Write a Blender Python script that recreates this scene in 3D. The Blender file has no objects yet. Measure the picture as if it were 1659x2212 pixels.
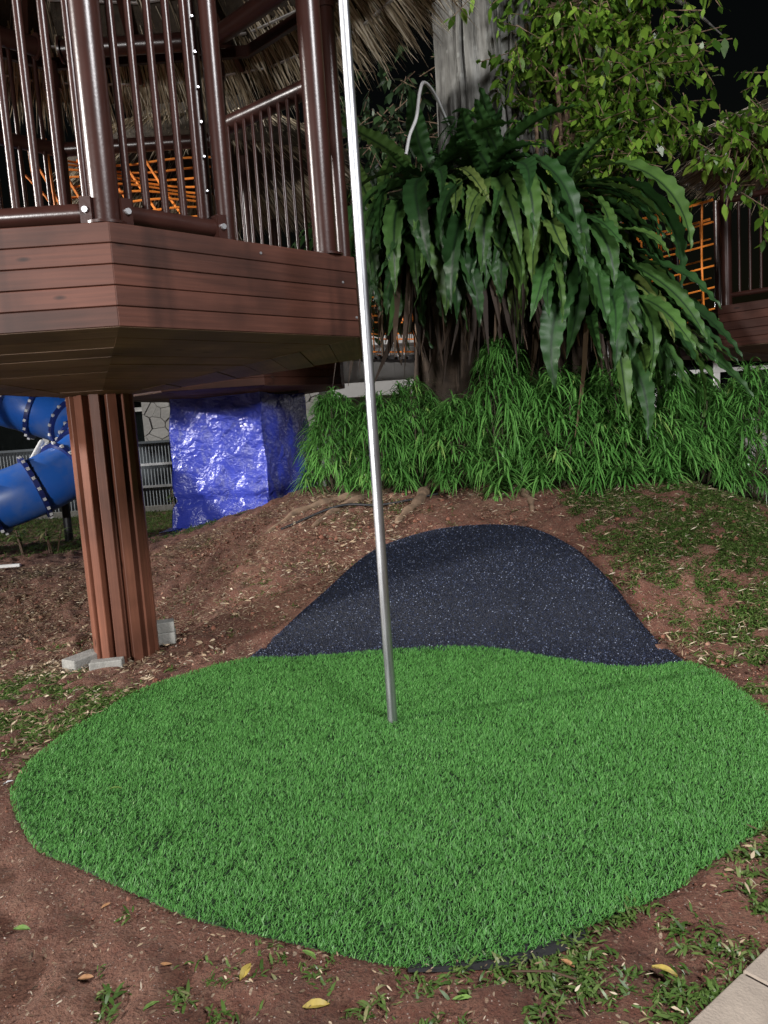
import bpy, math, random
import numpy as np
from math import sin, cos, pi, radians, atan2, sqrt
from mathutils import Vector, Matrix, Euler

random.seed(7); RNG = np.random.default_rng(11)
sc = bpy.context.scene
COL = sc.collection

# ------------------------------------------------------------------ camera, world, lights, exposure
cam_d = bpy.data.cameras.new('camera'); cam = bpy.data.objects.new('camera', cam_d); COL.objects.link(cam)
sc.camera = cam
cam_d.sensor_fit = 'VERTICAL'; cam_d.sensor_height = 36.0; cam_d.lens = 36.0*1662/2212
cam_d.clip_start = 0.05; cam_d.clip_end = 400
TILT, ROLL = radians(6.6), radians(3.86)
cam.matrix_world = Matrix.Translation((0, 0, 1.5)) @ Matrix.Rotation(pi/2-TILT, 4, 'X') @ Matrix.Rotation(-ROLL, 4, 'Z')

SUN_DIR = Vector((0.95, 0.21, -0.30)).normalized()      # travels left to right, slightly away: a floodlight mast far on the left
world = bpy.data.worlds.new('World'); sc.world = world; world.use_nodes = True
wn = world.node_tree.nodes; wl = world.node_tree.links
sky = wn.new('ShaderNodeTexSky'); sky.sky_type = 'NISHITA'; sky.sun_disc = False
sky.sun_elevation = radians(1.0); sky.sun_rotation = atan2(-SUN_DIR.x, -SUN_DIR.y)
wl.new(sky.outputs[0], wn['Background'].inputs[0]); wn['Background'].inputs[1].default_value = 0.0035

sun_d = bpy.data.lights.new('sun', 'SUN'); sun = bpy.data.objects.new('sun', sun_d); COL.objects.link(sun)
sun_d.energy = 5.0; sun_d.angle = radians(3.0); sun_d.color = (1.0, 0.96, 0.92)
sun.rotation_euler = SUN_DIR.to_track_quat('-Z', 'Y').to_euler(); sun.location = (-12, -4, 9)

def flood(loc, target, watt, size, color, spread=150):
    d = bpy.data.lights.new('floodlight', 'SPOT'); o = bpy.data.objects.new('floodlight', d); COL.objects.link(o)
    d.energy = watt; d.shadow_soft_size = size; d.color = color; d.spot_size = radians(spread); d.spot_blend = 0.6
    o.location = loc; o.rotation_euler = (Vector(target)-Vector(loc)).to_track_quat('-Z', 'Y').to_euler()
    return o
# the park's own floodlights: two low masts well behind the camera, as the double shadows on the trunk and the deck boards show
flood((-5.6, -4.6, 2.6), (-1.0, 6.2, 4.3), 4300, 0.5, (1.0, 0.98, 0.96), 64)
flood((4.2, -2.6, 7.6), (0.1, 3.8, 0.0), 4800, 1.3, (0.98, 0.98, 1.0), 92)

sc.view_settings.view_transform = 'Standard'; sc.view_settings.look = 'None'
sc.view_settings.exposure = 0.0; sc.view_settings.gamma = 1.0
sc.render.engine = 'CYCLES'
sc.cycles.use_denoising = True
sc.cycles.max_bounces = 6; sc.cycles.diffuse_bounces = 3; sc.cycles.glossy_bounces = 3; sc.cycles.transmission_bounces = 4
sc.cycles.sample_clamp_indirect = 4.0

# ------------------------------------------------------------------ mesh helpers
def np_mesh(name, V, F, rnd=None, smooth=False, attrs=None):
    V = np.asarray(V, dtype=np.float32); F = np.asarray(F, dtype=np.int32)
    me = bpy.data.meshes.new(name); k = F.shape[1]; m = len(F)
    me.vertices.add(len(V)); me.vertices.foreach_set('co', V.ravel())
    me.loops.add(m*k); me.loops.foreach_set('vertex_index', F.ravel())
    me.polygons.add(m); me.polygons.foreach_set('loop_start', np.arange(0, m*k, k, dtype=np.int32))
    me.polygons.foreach_set('loop_total', np.full(m, k, dtype=np.int32))
    if smooth: me.polygons.foreach_set('use_smooth', np.ones(m, dtype=bool))
    me.update(calc_edges=True)
    if rnd is not None:
        a = me.attributes.new('rnd', 'FLOAT', 'POINT'); a.data.foreach_set('value', np.asarray(rnd, dtype=np.float32))
    if attrs:
        for kx, v in attrs.items():
            a = me.attributes.new(kx, 'FLOAT', 'POINT'); a.data.foreach_set('value', np.asarray(v, dtype=np.float32))
    return me

def link(name, me, mat=None, parent=None, loc=None, rot=None, kind=None):
    o = bpy.data.objects.new(name, me); COL.objects.link(o)
    if mat is not None and not me.materials: me.materials.append(mat)
    if parent is not None: o.parent = parent
    if loc is not None: o.location = loc
    if rot is not None: o.rotation_euler = rot
    if kind: o['kind'] = kind
    return o

def tag(o, label, cat, group=None, kind=None):
    o['label'] = label
    if cat: o['category'] = cat
    if group: o['group'] = group
    if kind: o['kind'] = kind
    return o

def thing(name, label, cat, loc=(0, 0, 0), group=None):
    o = bpy.data.objects.new(name, None); COL.objects.link(o); o.location = loc; o.empty_display_size = 0.1
    return tag(o, label, cat, group)

class MB:
    """collects vertices and faces of mixed size into one mesh"""
    def __init__(s): s.v = []; s.f = []
    def add(s, V, F):
        b = len(s.v); s.v.extend([tuple(p) for p in V]); s.f.extend([tuple(i+b for i in q) for q in F])
    def box(s, c, size, M=None, taper=1.0):
        x, y, z = [q/2 for q in size]; P = []
        for sx, sy, sz in ((-1,-1,-1),(1,-1,-1),(1,1,-1),(-1,1,-1),(-1,-1,1),(1,-1,1),(1,1,1),(-1,1,1)):
            t = taper if sz > 0 else 1.0
            p = Vector((sx*x*t, sy*y*t, sz*z))
            if M is not None: p = M @ p
            P.append(p+Vector(c))
        s.add(P, [(3,2,1,0),(4,5,6,7),(0,1,5,4),(1,2,6,5),(2,3,7,6),(3,0,4,7)])
    def bevbox(s, size, b=0.006):
        """box centred at 0 with chamfered edges"""
        x, y, z = [q/2 for q in size]
        import bmesh
        bm = bmesh.new(); bmesh.ops.create_cube(bm, size=1.0)
        for v in bm.verts: v.co = Vector((v.co.x*2*x, v.co.y*2*y, v.co.z*2*z))
        bmesh.ops.bevel(bm, geom=list(bm.edges), offset=b, segments=1, profile=0.5, affect='EDGES')
        bm.verts.index_update(); s.add([v.co.copy() for v in bm.verts], [[v.index for v in f.verts] for f in bm.faces]); bm.free()
    def tube(s, pts, rad, n=10, cap=True, closed=False):
        pts = [Vector(p) for p in pts]; m = len(pts)
        if not hasattr(rad, '__len__'): rad = [rad]*m
        V = []; up = None
        for i, p in enumerate(pts):
            if closed: d = pts[(i+1) % m]-pts[i-1]
            else: d = pts[min(i+1, m-1)]-pts[max(i-1, 0)]
            d.normalize()
            if up is None:
                up = Vector((0, 0, 1)) if abs(d.z) < 0.9 else Vector((1, 0, 0))
            a = d.cross(up).normalized(); up = a.cross(d).normalized()
            for k in range(n):
                t = 2*pi*k/n; V.append(p+(a*cos(t)+up*sin(t))*rad[i])
        F = []
        for i in range(m if closed else m-1):
            j = (i+1) % m
            for k in range(n):
                F.append((i*n+k, i*n+(k+1) % n, j*n+(k+1) % n, j*n+k))
        if cap and not closed:
            F.append(tuple(range(n-1, -1, -1))); F.append(tuple((m-1)*n+k for k in range(n)))
        s.add(V, F)
    def mesh(s, name, smooth=False, angle=None):
        me = bpy.data.meshes.new(name); me.from_pydata([tuple(p) for p in s.v], [], s.f); me.update()
        if smooth:
            me.polygons.foreach_set('use_smooth', np.ones(len(me.polygons), dtype=bool))
            if angle: me.set_sharp_from_angle(angle=radians(angle))
        return me
    def build(s, name, mat, parent=None, smooth=False, angle=40, loc=None, rot=None, kind=None):
        return link(name, s.mesh(name, smooth, angle), mat, parent, loc, rot, kind)

def tube_obj(name, pts, rad, mat, parent, n=12, kind=None):
    m = MB(); m.tube(pts, rad, n); return m.build(name, mat, parent, smooth=True, angle=50, kind=kind)

def catmull(pts, per=8):
    P = [np.array(p, float) for p in pts]; P = [2*P[0]-P[1]]+P+[2*P[-1]-P[-2]]; out = []
    for i in range(1, len(P)-2):
        for k in range(per):
            t = k/per
            out.append(0.5*(2*P[i]+(P[i+1]-P[i-1])*t+(2*P[i-1]-5*P[i]+4*P[i+1]-P[i+2])*t*t+(3*P[i]-P[i-1]-3*P[i+1]+P[i+2])*t**3))
    out.append(P[-2]); return out

def blades(P, D, L, W, droop=0.3, prof=(0.6, 1.0, 0.75, 0.06), roll=None, curl=None, rnd=None):
    """many narrow leaves at once: base points P, unit directions D, lengths L, widths W"""
    P = np.asarray(P, float); D = np.asarray(D, float); n = len(P)
    L = np.broadcast_to(np.asarray(L, float), (n,)); W = np.broadcast_to(np.asarray(W, float), (n,))
    droop = np.broadcast_to(np.asarray(droop, float), (n,))
    D = D/np.linalg.norm(D, axis=1, keepdims=True)
    up = np.tile(np.array([0, 0, 1.0]), (n, 1)); S = np.cross(D, up); ln = np.linalg.norm(S, axis=1, keepdims=True)
    bad = ln[:, 0] < 0.05; ang = RNG.random(n)*2*pi
    S[bad] = np.stack([np.cos(ang), np.sin(ang), 0*ang], 1)[bad]; S /= np.linalg.norm(S, axis=1, keepdims=True)
    if roll is not None:
        r = np.broadcast_to(np.asarray(roll, float), (n,))[:, None]; N = np.cross(S, D); S = S*np.cos(r)+N*np.sin(r)
    K = len(prof); V = np.zeros((n, K, 2, 3))
    for k in range(K):
        t = k/(K-1)
        c = P+D*(L*t)[:, None]; c[:, 2] -= droop*L*t*t
        if curl is not None: c += S*(np.broadcast_to(curl, (n,))*L*t*t)[:, None]
        w = (W*prof[k]*0.5)[:, None]
        V[:, k, 0] = c-S*w; V[:, k, 1] = c+S*w
    base = (np.arange(n)*K*2)[:, None]
    F = np.concatenate([np.stack([base[:, 0]+2*k, base[:, 0]+2*k+1, base[:, 0]+2*k+3, base[:, 0]+2*k+2], 1) for k in range(K-1)], 0)
    if rnd is None: rnd = RNG.random(n)
    return V.reshape(-1, 3), F, np.repeat(rnd, K*2)

def cat_leaves(parts):
    Vs, Fs, Rs = [], [], []; b = 0
    for V, F, R in parts:
        Vs.append(V); Fs.append(F+b); Rs.append(R); b += len(V)
    return np.concatenate(Vs), np.concatenate(Fs), np.concatenate(Rs)

# value noise in numpy
def _h(i, j, s): 
    n = (i*374761393+j*668265263+s*1442695041) & 0xffffffff
    n = ((n ^ (n >> 13))*1274126177) & 0xffffffff
    return ((n ^ (n >> 16)) & 0xffff)/65535.0
def vnoise(x, y, s=0):
    x = np.asarray(x, float); y = np.asarray(y, float)
    i = np.floor(x).astype(np.int64); j = np.floor(y).astype(np.int64); u = x-i; v = y-j
    u = u*u*(3-2*u); v = v*v*(3-2*v)
    return (_h(i, j, s)*(1-u)+_h(i+1, j, s)*u)*(1-v)+(_h(i, j+1, s)*(1-u)+_h(i+1, j+1, s)*u)*v
def fbm(x, y, o=4, s=0):
    a = 0.5; t = 0
    for k in range(o): t = t+a*(vnoise(x*2**k+k*17.3, y*2**k-k*9.1, s+k)-0.5)*2; a *= 0.5
    return t
def sstep(a, b, x):
    u = np.clip((np.asarray(x, float)-a)/(b-a), 0, 1); return u*u*(3-2*u)
def inside(poly, x, y):
    x = np.asarray(x); y = np.asarray(y); c = np.zeros(x.shape, bool); n = len(poly); j = n-1
    for i in range(n):
        xi, yi = poly[i]; xj, yj = poly[j]
        c ^= ((yi > y) != (yj > y)) & (x < (xj-xi)*(y-yi)/(yj-yi+1e-12)+xi); j = i
    return c
def edge_dist(poly, x, y):
    x = np.asarray(x, float); y = np.asarray(y, float); d = np.full(x.shape, 1e9); n = len(poly)
    for i in range(n):
        ax, ay = poly[i]; bx, by = poly[(i+1) % n]; dx, dy = bx-ax, by-ay
        t = np.clip(((x-ax)*dx+(y-ay)*dy)/(dx*dx+dy*dy+1e-12), 0, 1)
        d = np.minimum(d, np.hypot(x-ax-t*dx, y-ay-t*dy))
    return d

# ------------------------------------------------------------------ materials
def new_mat(name):
    m = bpy.data.materials.new(name); m.use_nodes = True
    nt = m.node_tree; return m, nt, nt.nodes, nt.links, nt.nodes['Principled BSDF']
def ramp(nt, fac, stops):
    r = nt.nodes.new('ShaderNodeValToRGB'); e = r.color_ramp.elements
    while len(e) < len(stops): e.new(0.5)
    for q, (p, c) in zip(e, stops): q.position = p; q.color = (*c, 1)
    nt.links.new(fac, r.inputs[0]); return r.outputs[0]
def noise(nt, scale, detail=4, coord='Object', vec_scale=None, rough=0.55, loc=None):
    n = nt.nodes.new('ShaderNodeTexNoise'); n.inputs['Scale'].default_value = scale; n.inputs['Detail'].default_value = detail
    n.inputs['Roughness'].default_value = rough
    nt.links.new(coords(nt, coord, vec_scale, loc), n.inputs['Vector']); return n
def coords(nt, coord='Object', vec_scale=None, loc_src=None):
    if coord == 'World':
        g = nt.nodes.new('ShaderNodeNewGeometry'); o = g.outputs['Position']
    else:
        t = nt.nodes.new('ShaderNodeTexCoord'); o = t.outputs[coord]
    if vec_scale is not None or loc_src is not None:
        mp = nt.nodes.new('ShaderNodeMapping'); nt.links.new(o, mp.inputs[0])
        if vec_scale is not None: mp.inputs['Scale'].default_value = vec_scale
        if loc_src is not None: nt.links.new(loc_src, mp.inputs['Location'])
        o = mp.outputs[0]
    return o
def bump(nt, h, strength=0.3, dist=0.01, prev=None):
    b = nt.nodes.new('ShaderNodeBump'); b.inputs['Strength'].default_value = strength; b.inputs['Distance'].default_value = dist
    nt.links.new(h, b.inputs['Height'])
    if prev is not None: nt.links.new(prev, b.inputs['Normal'])
    return b.outputs[0]
def mixc(nt, fac, a, b, mode='MIX'):
    m = nt.nodes.new('ShaderNodeMix'); m.data_type = 'RGBA'; m.blend_type = mode
    for src, i in ((fac, 0), (a, 6), (b, 7)):
        if isinstance(src, (int, float)): m.inputs[i].default_value = src
        elif isinstance(src, tuple): m.inputs[i].default_value = (*src, 1)
        else: nt.links.new(src, m.inputs[i])
    return m.outputs[2]
def objrand(nt):
    return nt.nodes.new('ShaderNodeObjectInfo').outputs['Random']
def attr(nt, name):
    a = nt.nodes.new('ShaderNodeAttribute'); a.attribute_name = name; return a.outputs['Fac']

def mat_plain(name, c, rough=0.5, metal=0.0, var=0.25, scale=8, bmp=0.0, spec=0.5, bscale=60):
    m, nt, N, L, B = new_mat(name)
    n = noise(nt, scale, 5)
    L.new(ramp(nt, n.outputs['Fac'], [(0.25, tuple(q*(1-var) for q in c)), (0.75, tuple(min(1, q*(1+var)) for q in c))]), B.inputs['Base Color'])
    B.inputs['Roughness'].default_value = rough; B.inputs['Metallic'].default_value = metal; B.inputs['Specular IOR Level'].default_value = spec
    if bmp: L.new(bump(nt, noise(nt, bscale, 4).outputs['Fac'], bmp, 0.01), B.inputs['Normal'])
    return m
def mat_wood(name, dark, light, rough=0.55, knots=True, axis=0, streak=False):
    """boards: long axis along local x; random shift for each board"""
    m, nt, N, L, B = new_mat(name)
    rv = objrand(nt)
    mul = N.new('ShaderNodeMath'); mul.operation = 'MULTIPLY'; mul.inputs[1].default_value = 37.0; L.new(rv, mul.inputs[0])
    s1 = [6, 6, 6]; s1[axis] = 0.7; s2 = [60, 60, 60]; s2[axis] = 2.0
    n1 = noise(nt, 1.0, 5, 'Object', tuple(s1), 0.6, mul.outputs[0]); n2 = noise(nt, 1.0, 3, 'Object', tuple(s2), 0.6, mul.outputs[0])
    g = mixc(nt, 0.45, n1.outputs['Fac'], n2.outputs['Fac'])
    c = ramp(nt, g, [(0.3, dark), (0.72, light)])
    tint = ramp(nt, rv, [(0.0, (0.78, 0.78, 0.78)), (1.0, (1.2, 1.16, 1.12))])
    c = mixc(nt, 1.0, c, tint, 'MULTIPLY')
    st = noise(nt, 2.2, 3, 'World')
    c = mixc(nt, ramp(nt, st.outputs['Fac'], [(0.42, (0, 0, 0)), (0.62, (0.5, 0.5, 0.5))]), c, tuple(q*0.45 for q in dark))
    if streak:
        sn = noise(nt, 1.0, 2, 'World', (5.5, 5.5, 0.25), 0.5)
        c = mixc(nt, ramp(nt, sn.outputs['Fac'], [(0.56, (0, 0, 0)), (0.66, (0.55, 0.55, 0.55))]), c, tuple(q*0.4 for q in dark))
    if knots:
        vs = [5, 9, 9]; vs[axis] = 3.2
        v = N.new('ShaderNodeTexVoronoi'); L.new(coords(nt, 'Object', tuple(vs), mul.outputs[0]), v.inputs['Vector']); v.inputs['Scale'].default_value = 1.0
        c = mixc(nt, ramp(nt, v.outputs['Distance'], [(0.06, (0.85, 0.85, 0.85)), (0.13, (0, 0, 0))]), c, tuple(q*0.3 for q in dark))
    L.new(c, B.inputs['Base Color']); B.inputs['Roughness'].default_value = rough; B.inputs['Specular IOR Level'].default_value = 0.28
    L.new(bump(nt, n2.outputs['Fac'], 0.25, 0.004), B.inputs['Normal'])
    return m
def mat_leaf(name, stops, rough=0.4, transl=0.25, spec=0.5, mid=None, bmp=0.0, objvar=False):
    m, nt, N, L, B = new_mat(name)
    r = objrand(nt) if objvar else attr(nt, 'rnd')
    c = ramp(nt, r, stops)
    if mid is not None: c = mixc(nt, ramp(nt, attr(nt, 'mid'), [(0.80, (0, 0, 0)), (0.97, (1, 1, 1))]), c, mid)
    if objvar:
        c = mixc(nt, ramp(nt, noise(nt, 6, 4).outputs['Fac'], [(0.35, (0, 0, 0)), (0.75, (0.5, 0.5, 0.5))]), c, tuple(q*0.5 for q in stops[0][1]))
    L.new(c, B.inputs['Base Color']); B.inputs['Roughness'].default_value = rough; B.inputs['Specular IOR Level'].default_value = spec
    if bmp: L.new(bump(nt, noise(nt, 25, 3).outputs['Fac'], bmp, 0.01), B.inputs['Normal'])
    if transl:
        t = N.new('ShaderNodeBsdfTranslucent'); L.new(c, t.inputs[0]); x = N.new('ShaderNodeMixShader'); x.inputs[0].default_value = transl
        L.new(B.outputs[0], x.inputs[1]); L.new(t.outputs[0], x.inputs[2]); L.new(x.outputs[0], N['Material Output'].inputs[0])
    return m

M = {}
M['fascia'] = mat_wood('fascia_wood', (0.034, 0.0120, 0.0078), (0.110, 0.041, 0.027), 0.6, streak=True)
M['skirt'] = mat_wood('skirt_wood', (0.10, 0.062, 0.038), (0.24, 0.15, 0.09), 0.65)
M['column'] = mat_wood('column_wood', (0.10, 0.036, 0.021), (0.23, 0.09, 0.054), 0.5, axis=2)
M['brown'] = mat_plain('brown_painted_steel', (0.031, 0.0115, 0.0088), 0.30, 0.0, 0.2, 6, 0.05, 0.42)
M['steel'] = None
m, nt, N, L, B = new_mat('galvanised_steel'); M['steel'] = m
n = noise(nt, 1.0, 4, 'Object', (30, 30, 2.0))
L.new(ramp(nt, n.outputs['Fac'], [(0.3, (0.34, 0.35, 0.37)), (0.7, (0.52, 0.53, 0.55))]), B.inputs['Base Color'])
B.inputs['Metallic'].default_value = 1.0
L.new(ramp(nt, n.outputs['Fac'], [(0.3, (0.34,)*3), (0.7, (0.50,)*3)]), B.inputs['Roughness'])
M['turf'] = mat_leaf('turf_pile', [(0.0, (0.044, 0.140, 0.024)), (0.55, (0.080, 0.248, 0.052)), (0.93, (0.145, 0.345, 0.092)), (1.0, (0.27, 0.46, 0.17))], 0.48, 0.2, 0.3)
M['turf_back'] = mat_plain('turf_backing', (0.006, 0.022, 0.006), 0.9, var=0.4, scale=60)
M['black_cloth'] = mat_plain('black_backing', (0.012, 0.012, 0.013), 0.8)
# rubber crumb
m, nt, N, L, B = new_mat('rubber_crumb'); M['rubber'] = m
v = N.new('ShaderNodeTexVoronoi'); L.new(coords(nt, 'World'), v.inputs['Vector']); v.inputs['Scale'].default_value = 150
c = ramp(nt, v.outputs['Color'], [(0.1, (0.004, 0.005, 0.009)), (0.7, (0.008, 0.011, 0.022)), (0.98, (0.02, 0.027, 0.05))])
L.new(c, B.inputs['Base Color']); B.inputs['Roughness'].default_value = 0.5; B.inputs['Specular IOR Level'].default_value = 0.35
L.new(bump(nt, v.outputs['Distance'], 0.9, 0.006), B.inputs['Normal'])
M['granule'] = mat_leaf('rubber_granule', [(0.0, (0.003, 0.004, 0.008)), (0.7, (0.007, 0.010, 0.026)), (0.92, (0.024, 0.036, 0.085)), (0.965, (0.11, 0.14, 0.24)), (1.0, (0.30, 0.34, 0.44))], 0.45, 0.0, 0.4)  # palest stops paint the sparkle of glints onto a few granules
# red soil
m, nt, N, L, B = new_mat('red_soil'); M['soil'] = m
n1 = noise(nt, 1.3, 6, 'World'); n2 = noise(nt, 22, 6, 'World', None, 0.7); n3 = noise(nt, 95, 3, 'World')
c = ramp(nt, n1.outputs['Fac'], [(0.3, (0.055, 0.018, 0.010)), (0.5, (0.115, 0.040, 0.023)), (0.72, (0.20, 0.098, 0.063))])
c = mixc(nt, ramp(nt, n2.outputs['Fac'], [(0.42, (0, 0, 0)), (0.78, (0.5, 0.5, 0.5))]), c, (0.21, 0.128, 0.084))
c = mixc(nt, ramp(nt, n3.outputs['Fac'], [(0.34, (0.7, 0.7, 0.7)), (0.48, (0, 0, 0))]), c, (0.06, 0.022, 0.014))
v = N.new('ShaderNodeTexVoronoi'); L.new(coords(nt, 'World'), v.inputs['Vector']); v.inputs['Scale'].default_value = 55
c = mixc(nt, ramp(nt, v.outputs['Distance'], [(0.09, (0.8, 0.8, 0.8)), (0.15, (0, 0, 0))]), c, (0.40, 0.33, 0.28))
fl = N.new('ShaderNodeTexVoronoi'); fl.inputs['Scale'].default_value = 1.0; fl.inputs['Randomness'].default_value = 1.0
fw = noise(nt, 9, 2, 'World'); mpx = N.new('ShaderNodeMapping'); mpx.inputs['Scale'].default_value = (70, 38, 55); mpx.inputs['Rotation'].default_value = (0, 0, 0.6); L.new(mixc(nt, 0.06, coords(nt, 'World'), fw.outputs['Color']), mpx.inputs[0]); L.new(mpx.outputs[0], fl.inputs['Vector'])
pick = N.new('ShaderNodeMath'); pick.operation = 'GREATER_THAN'; pick.inputs[1].default_value = 0.66; sep = N.new('ShaderNodeSeparateColor'); L.new(fl.outputs['Color'], sep.inputs[0]); L.new(sep.outputs[0], pick.inputs[0])
fm_ = N.new('ShaderNodeMath'); fm_.operation = 'MULTIPLY'; L.new(ramp(nt, fl.outputs['Distance'], [(0.22, (1, 1, 1)), (0.34, (0, 0, 0))]), fm_.inputs[0]); L.new(pick.outputs[0], fm_.inputs[1])
c = mixc(nt, fm_.outputs[0], c, ramp(nt, sep.outputs[1], [(0.0, (0.06, 0.032, 0.02)), (0.5, (0.17, 0.10, 0.062)), (1.0, (0.36, 0.27, 0.19))]))
L.new(c, B.inputs['Base Color']); B.inputs['Roughness'].default_value = 0.85
b1 = bump(nt, n2.outputs['Fac'], 0.8, 0.03); L.new(bump(nt, n3.outputs['Fac'], 0.9, 0.012, b1), B.inputs['Normal'])
M['weed'] = mat_leaf('weed_leaf', [(0.0, (0.035, 0.075, 0.012)), (0.5, (0.075, 0.14, 0.028)), (0.85, (0.13, 0.19, 0.055)), (1.0, (0.24, 0.23, 0.11))], 0.4, 0.25)
M['litter'] = mat_leaf('dry_litter', [(0.0, (0.08, 0.045, 0.026)), (0.4, (0.20, 0.135, 0.08)), (0.8, (0.40, 0.30, 0.19)), (1.0, (0.58, 0.50, 0.38))], 0.7, 0.15)
M['clod'] = mat_leaf('soil_clod', [(0.0, (0.09, 0.032, 0.019)), (0.7, (0.19, 0.075, 0.045)), (0.95, (0.28, 0.16, 0.11)), (1.0, (0.42, 0.37, 0.32))], 0.9, 0.0)
M['hedge'] = mat_leaf('narrow_leaf', [(0.0, (0.040, 0.115, 0.020)), (0.5, (0.090, 0.255, 0.052)), (0.9, (0.17, 0.38, 0.09)), (1.0, (0.32, 0.47, 0.13))], 0.28, 0.22, 0.6)
M['stem'] = mat_plain('shrub_stem', (0.07, 0.055, 0.035), 0.8)
M['fern'] = mat_leaf('nest_fern_leaf', [(0.0, (0.020, 0.062, 0.016)), (0.6, (0.042, 0.112, 0.026)), (0.9, (0.085, 0.165, 0.035)), (1.0, (0.15, 0.20, 0.05))], 0.48, 0.18, 0.35, mid=(0.012, 0.03, 0.012), bmp=0.25, objvar=True)
M['fern_dry'] = mat_leaf('dead_frond', [(0.0, (0.018, 0.011, 0.007)), (0.7, (0.048, 0.028, 0.016)), (1.0, (0.14, 0.09, 0.05))], 0.8, 0.1)
M['fern_soft'] = mat_leaf('soft_fern', [(0.0, (0.03, 0.11, 0.025)), (1.0, (0.08, 0.22, 0.05))], 0.5, 0.3)
M['crown'] = mat_leaf('fig_leaf', [(0.0, (0.032, 0.080, 0.010)), (0.5, (0.085, 0.175, 0.018)), (0.9, (0.17, 0.29, 0.035)), (1.0, (0.26, 0.37, 0.06))], 0.33, 0.25)
M['shaded_leaf'] = mat_leaf('shaded_leaf', [(0.0, (0.012, 0.028, 0.010)), (1.0, (0.028, 0.06, 0.018))], 0.45, 0.15)  # creeper leaves, dim light put into their colour
# bark
m, nt, N, L, B = new_mat('grey_bark'); M['bark'] = m
n1 = noise(nt, 2.2, 6, 'World'); n2 = noise(nt, 1.0, 5, 'World', (16, 16, 2.5))
c = ramp(nt, mixc(nt, 0.5, n1.outputs['Fac'], n2.outputs['Fac']), [(0.36, (0.022, 0.020, 0.017)), (0.5, (0.10, 0.098, 0.088)), (0.68, (0.25, 0.25, 0.235))])
v = N.new('ShaderNodeTexVoronoi'); v.inputs['Scale'].default_value = 7; L.new(coords(nt, 'World'), v.inputs['Vector'])
c = mixc(nt, ramp(nt, v.outputs['Distance'], [(0.16, (0.35, 0.35, 0.35)), (0.22, (0, 0, 0))]), c, (0.30, 0.31, 0.29))
L.new(c, B.inputs['Base Color']); B.inputs['Roughness'].default_value = 0.85; L.new(bump(nt, n2.outputs['Fac'], 0.7, 0.04), B.inputs['Normal'])
M['root_bark'] = mat_plain('root_bark', (0.17, 0.11, 0.07), 0.85, var=0.5, scale=14, bmp=0.6)
M['dark_root'] = mat_plain('dark_root', (0.045, 0.030, 0.020), 0.9, var=0.6, scale=9, bmp=0.8, bscale=30)
M['thatch'] = mat_leaf('palm_thatch', [(0.0, (0.10, 0.07, 0.04)), (0.4, (0.36, 0.29, 0.19)), (0.8, (0.62, 0.54, 0.40)), (1.0, (0.74, 0.68, 0.56))], 0.65, 0.12)
M['thatch_dark'] = mat_plain('unlit_thatch', (0.04, 0.03, 0.02), 0.9, var=0.5, scale=20, bmp=0.6)  # near-black thatch: the unlit roof inside is put into its colour
M['batten'] = mat_plain('grey_batten', (0.45, 0.43, 0.42), 0.5)
M['orange'] = mat_plain('orange_rope', (0.78, 0.23, 0.025), 0.55, var=0.2, scale=40)
M['grey_plastic'] = mat_plain('grey_plastic', (0.5, 0.5, 0.5), 0.5)
M['black'] = mat_plain('black_plastic', (0.012, 0.012, 0.014), 0.5)
M['concrete'] = mat_plain('concrete_block', (0.24, 0.235, 0.215), 0.9, var=0.3, scale=18, bmp=0.5, bscale=90)
M['paver'] = mat_plain('paver', (0.30, 0.25, 0.205), 0.85, var=0.2, scale=14, bmp=0.35, bscale=120)
M['white'] = mat_plain('white_paint', (0.78, 0.78, 0.77), 0.5, var=0.05)
M['stone'] = None
m, nt, N, L, B = new_mat('pale_stone'); M['stone'] = m
c = ramp(nt, objrand(nt), [(0.0, (0.42, 0.41, 0.38)), (1.0, (0.62, 0.61, 0.58))]); c = mixc(nt, 0.35, c, ramp(nt, noise(nt, 30, 4).outputs['Fac'], [(0.3, (0.3, 0.3, 0.28)), (0.7, (0.7, 0.7, 0.68))]))
L.new(c, B.inputs['Base Color']); B.inputs['Roughness'].default_value = 0.85
M['mortar'] = mat_plain('mortar', (0.36, 0.36, 0.34), 0.95)
M['plaster'] = mat_plain('plaster', (0.5, 0.5, 0.49), 0.8, var=0.08)
M['glass'] = mat_plain('dark_glass', (0.01, 0.013, 0.013), 0.08, spec=0.6)
M['fence'] = mat_plain('grey_sheet', (0.15, 0.175, 0.195), 0.5, var=0.15)
M['fence_rail'] = mat_plain('galvanised_rail', (0.45, 0.46, 0.47), 0.45, 0.3)
# blue slide plastic, dusty low down
m, nt, N, L, B = new_mat('blue_plastic'); M['blue'] = m
n1 = noise(nt, 3, 5, 'World')
L.new(mixc(nt, ramp(nt, n1.outputs['Fac'], [(0.45, (0, 0, 0)), (0.72, (0.5, 0.5, 0.5))]), (0.016, 0.11, 0.46), (0.18, 0.22, 0.32)), B.inputs['Base Color']); B.inputs['Roughness'].default_value = 0.38
M['blue_dark'] = mat_plain('blue_flange', (0.010, 0.02, 0.12), 0.4)
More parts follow.
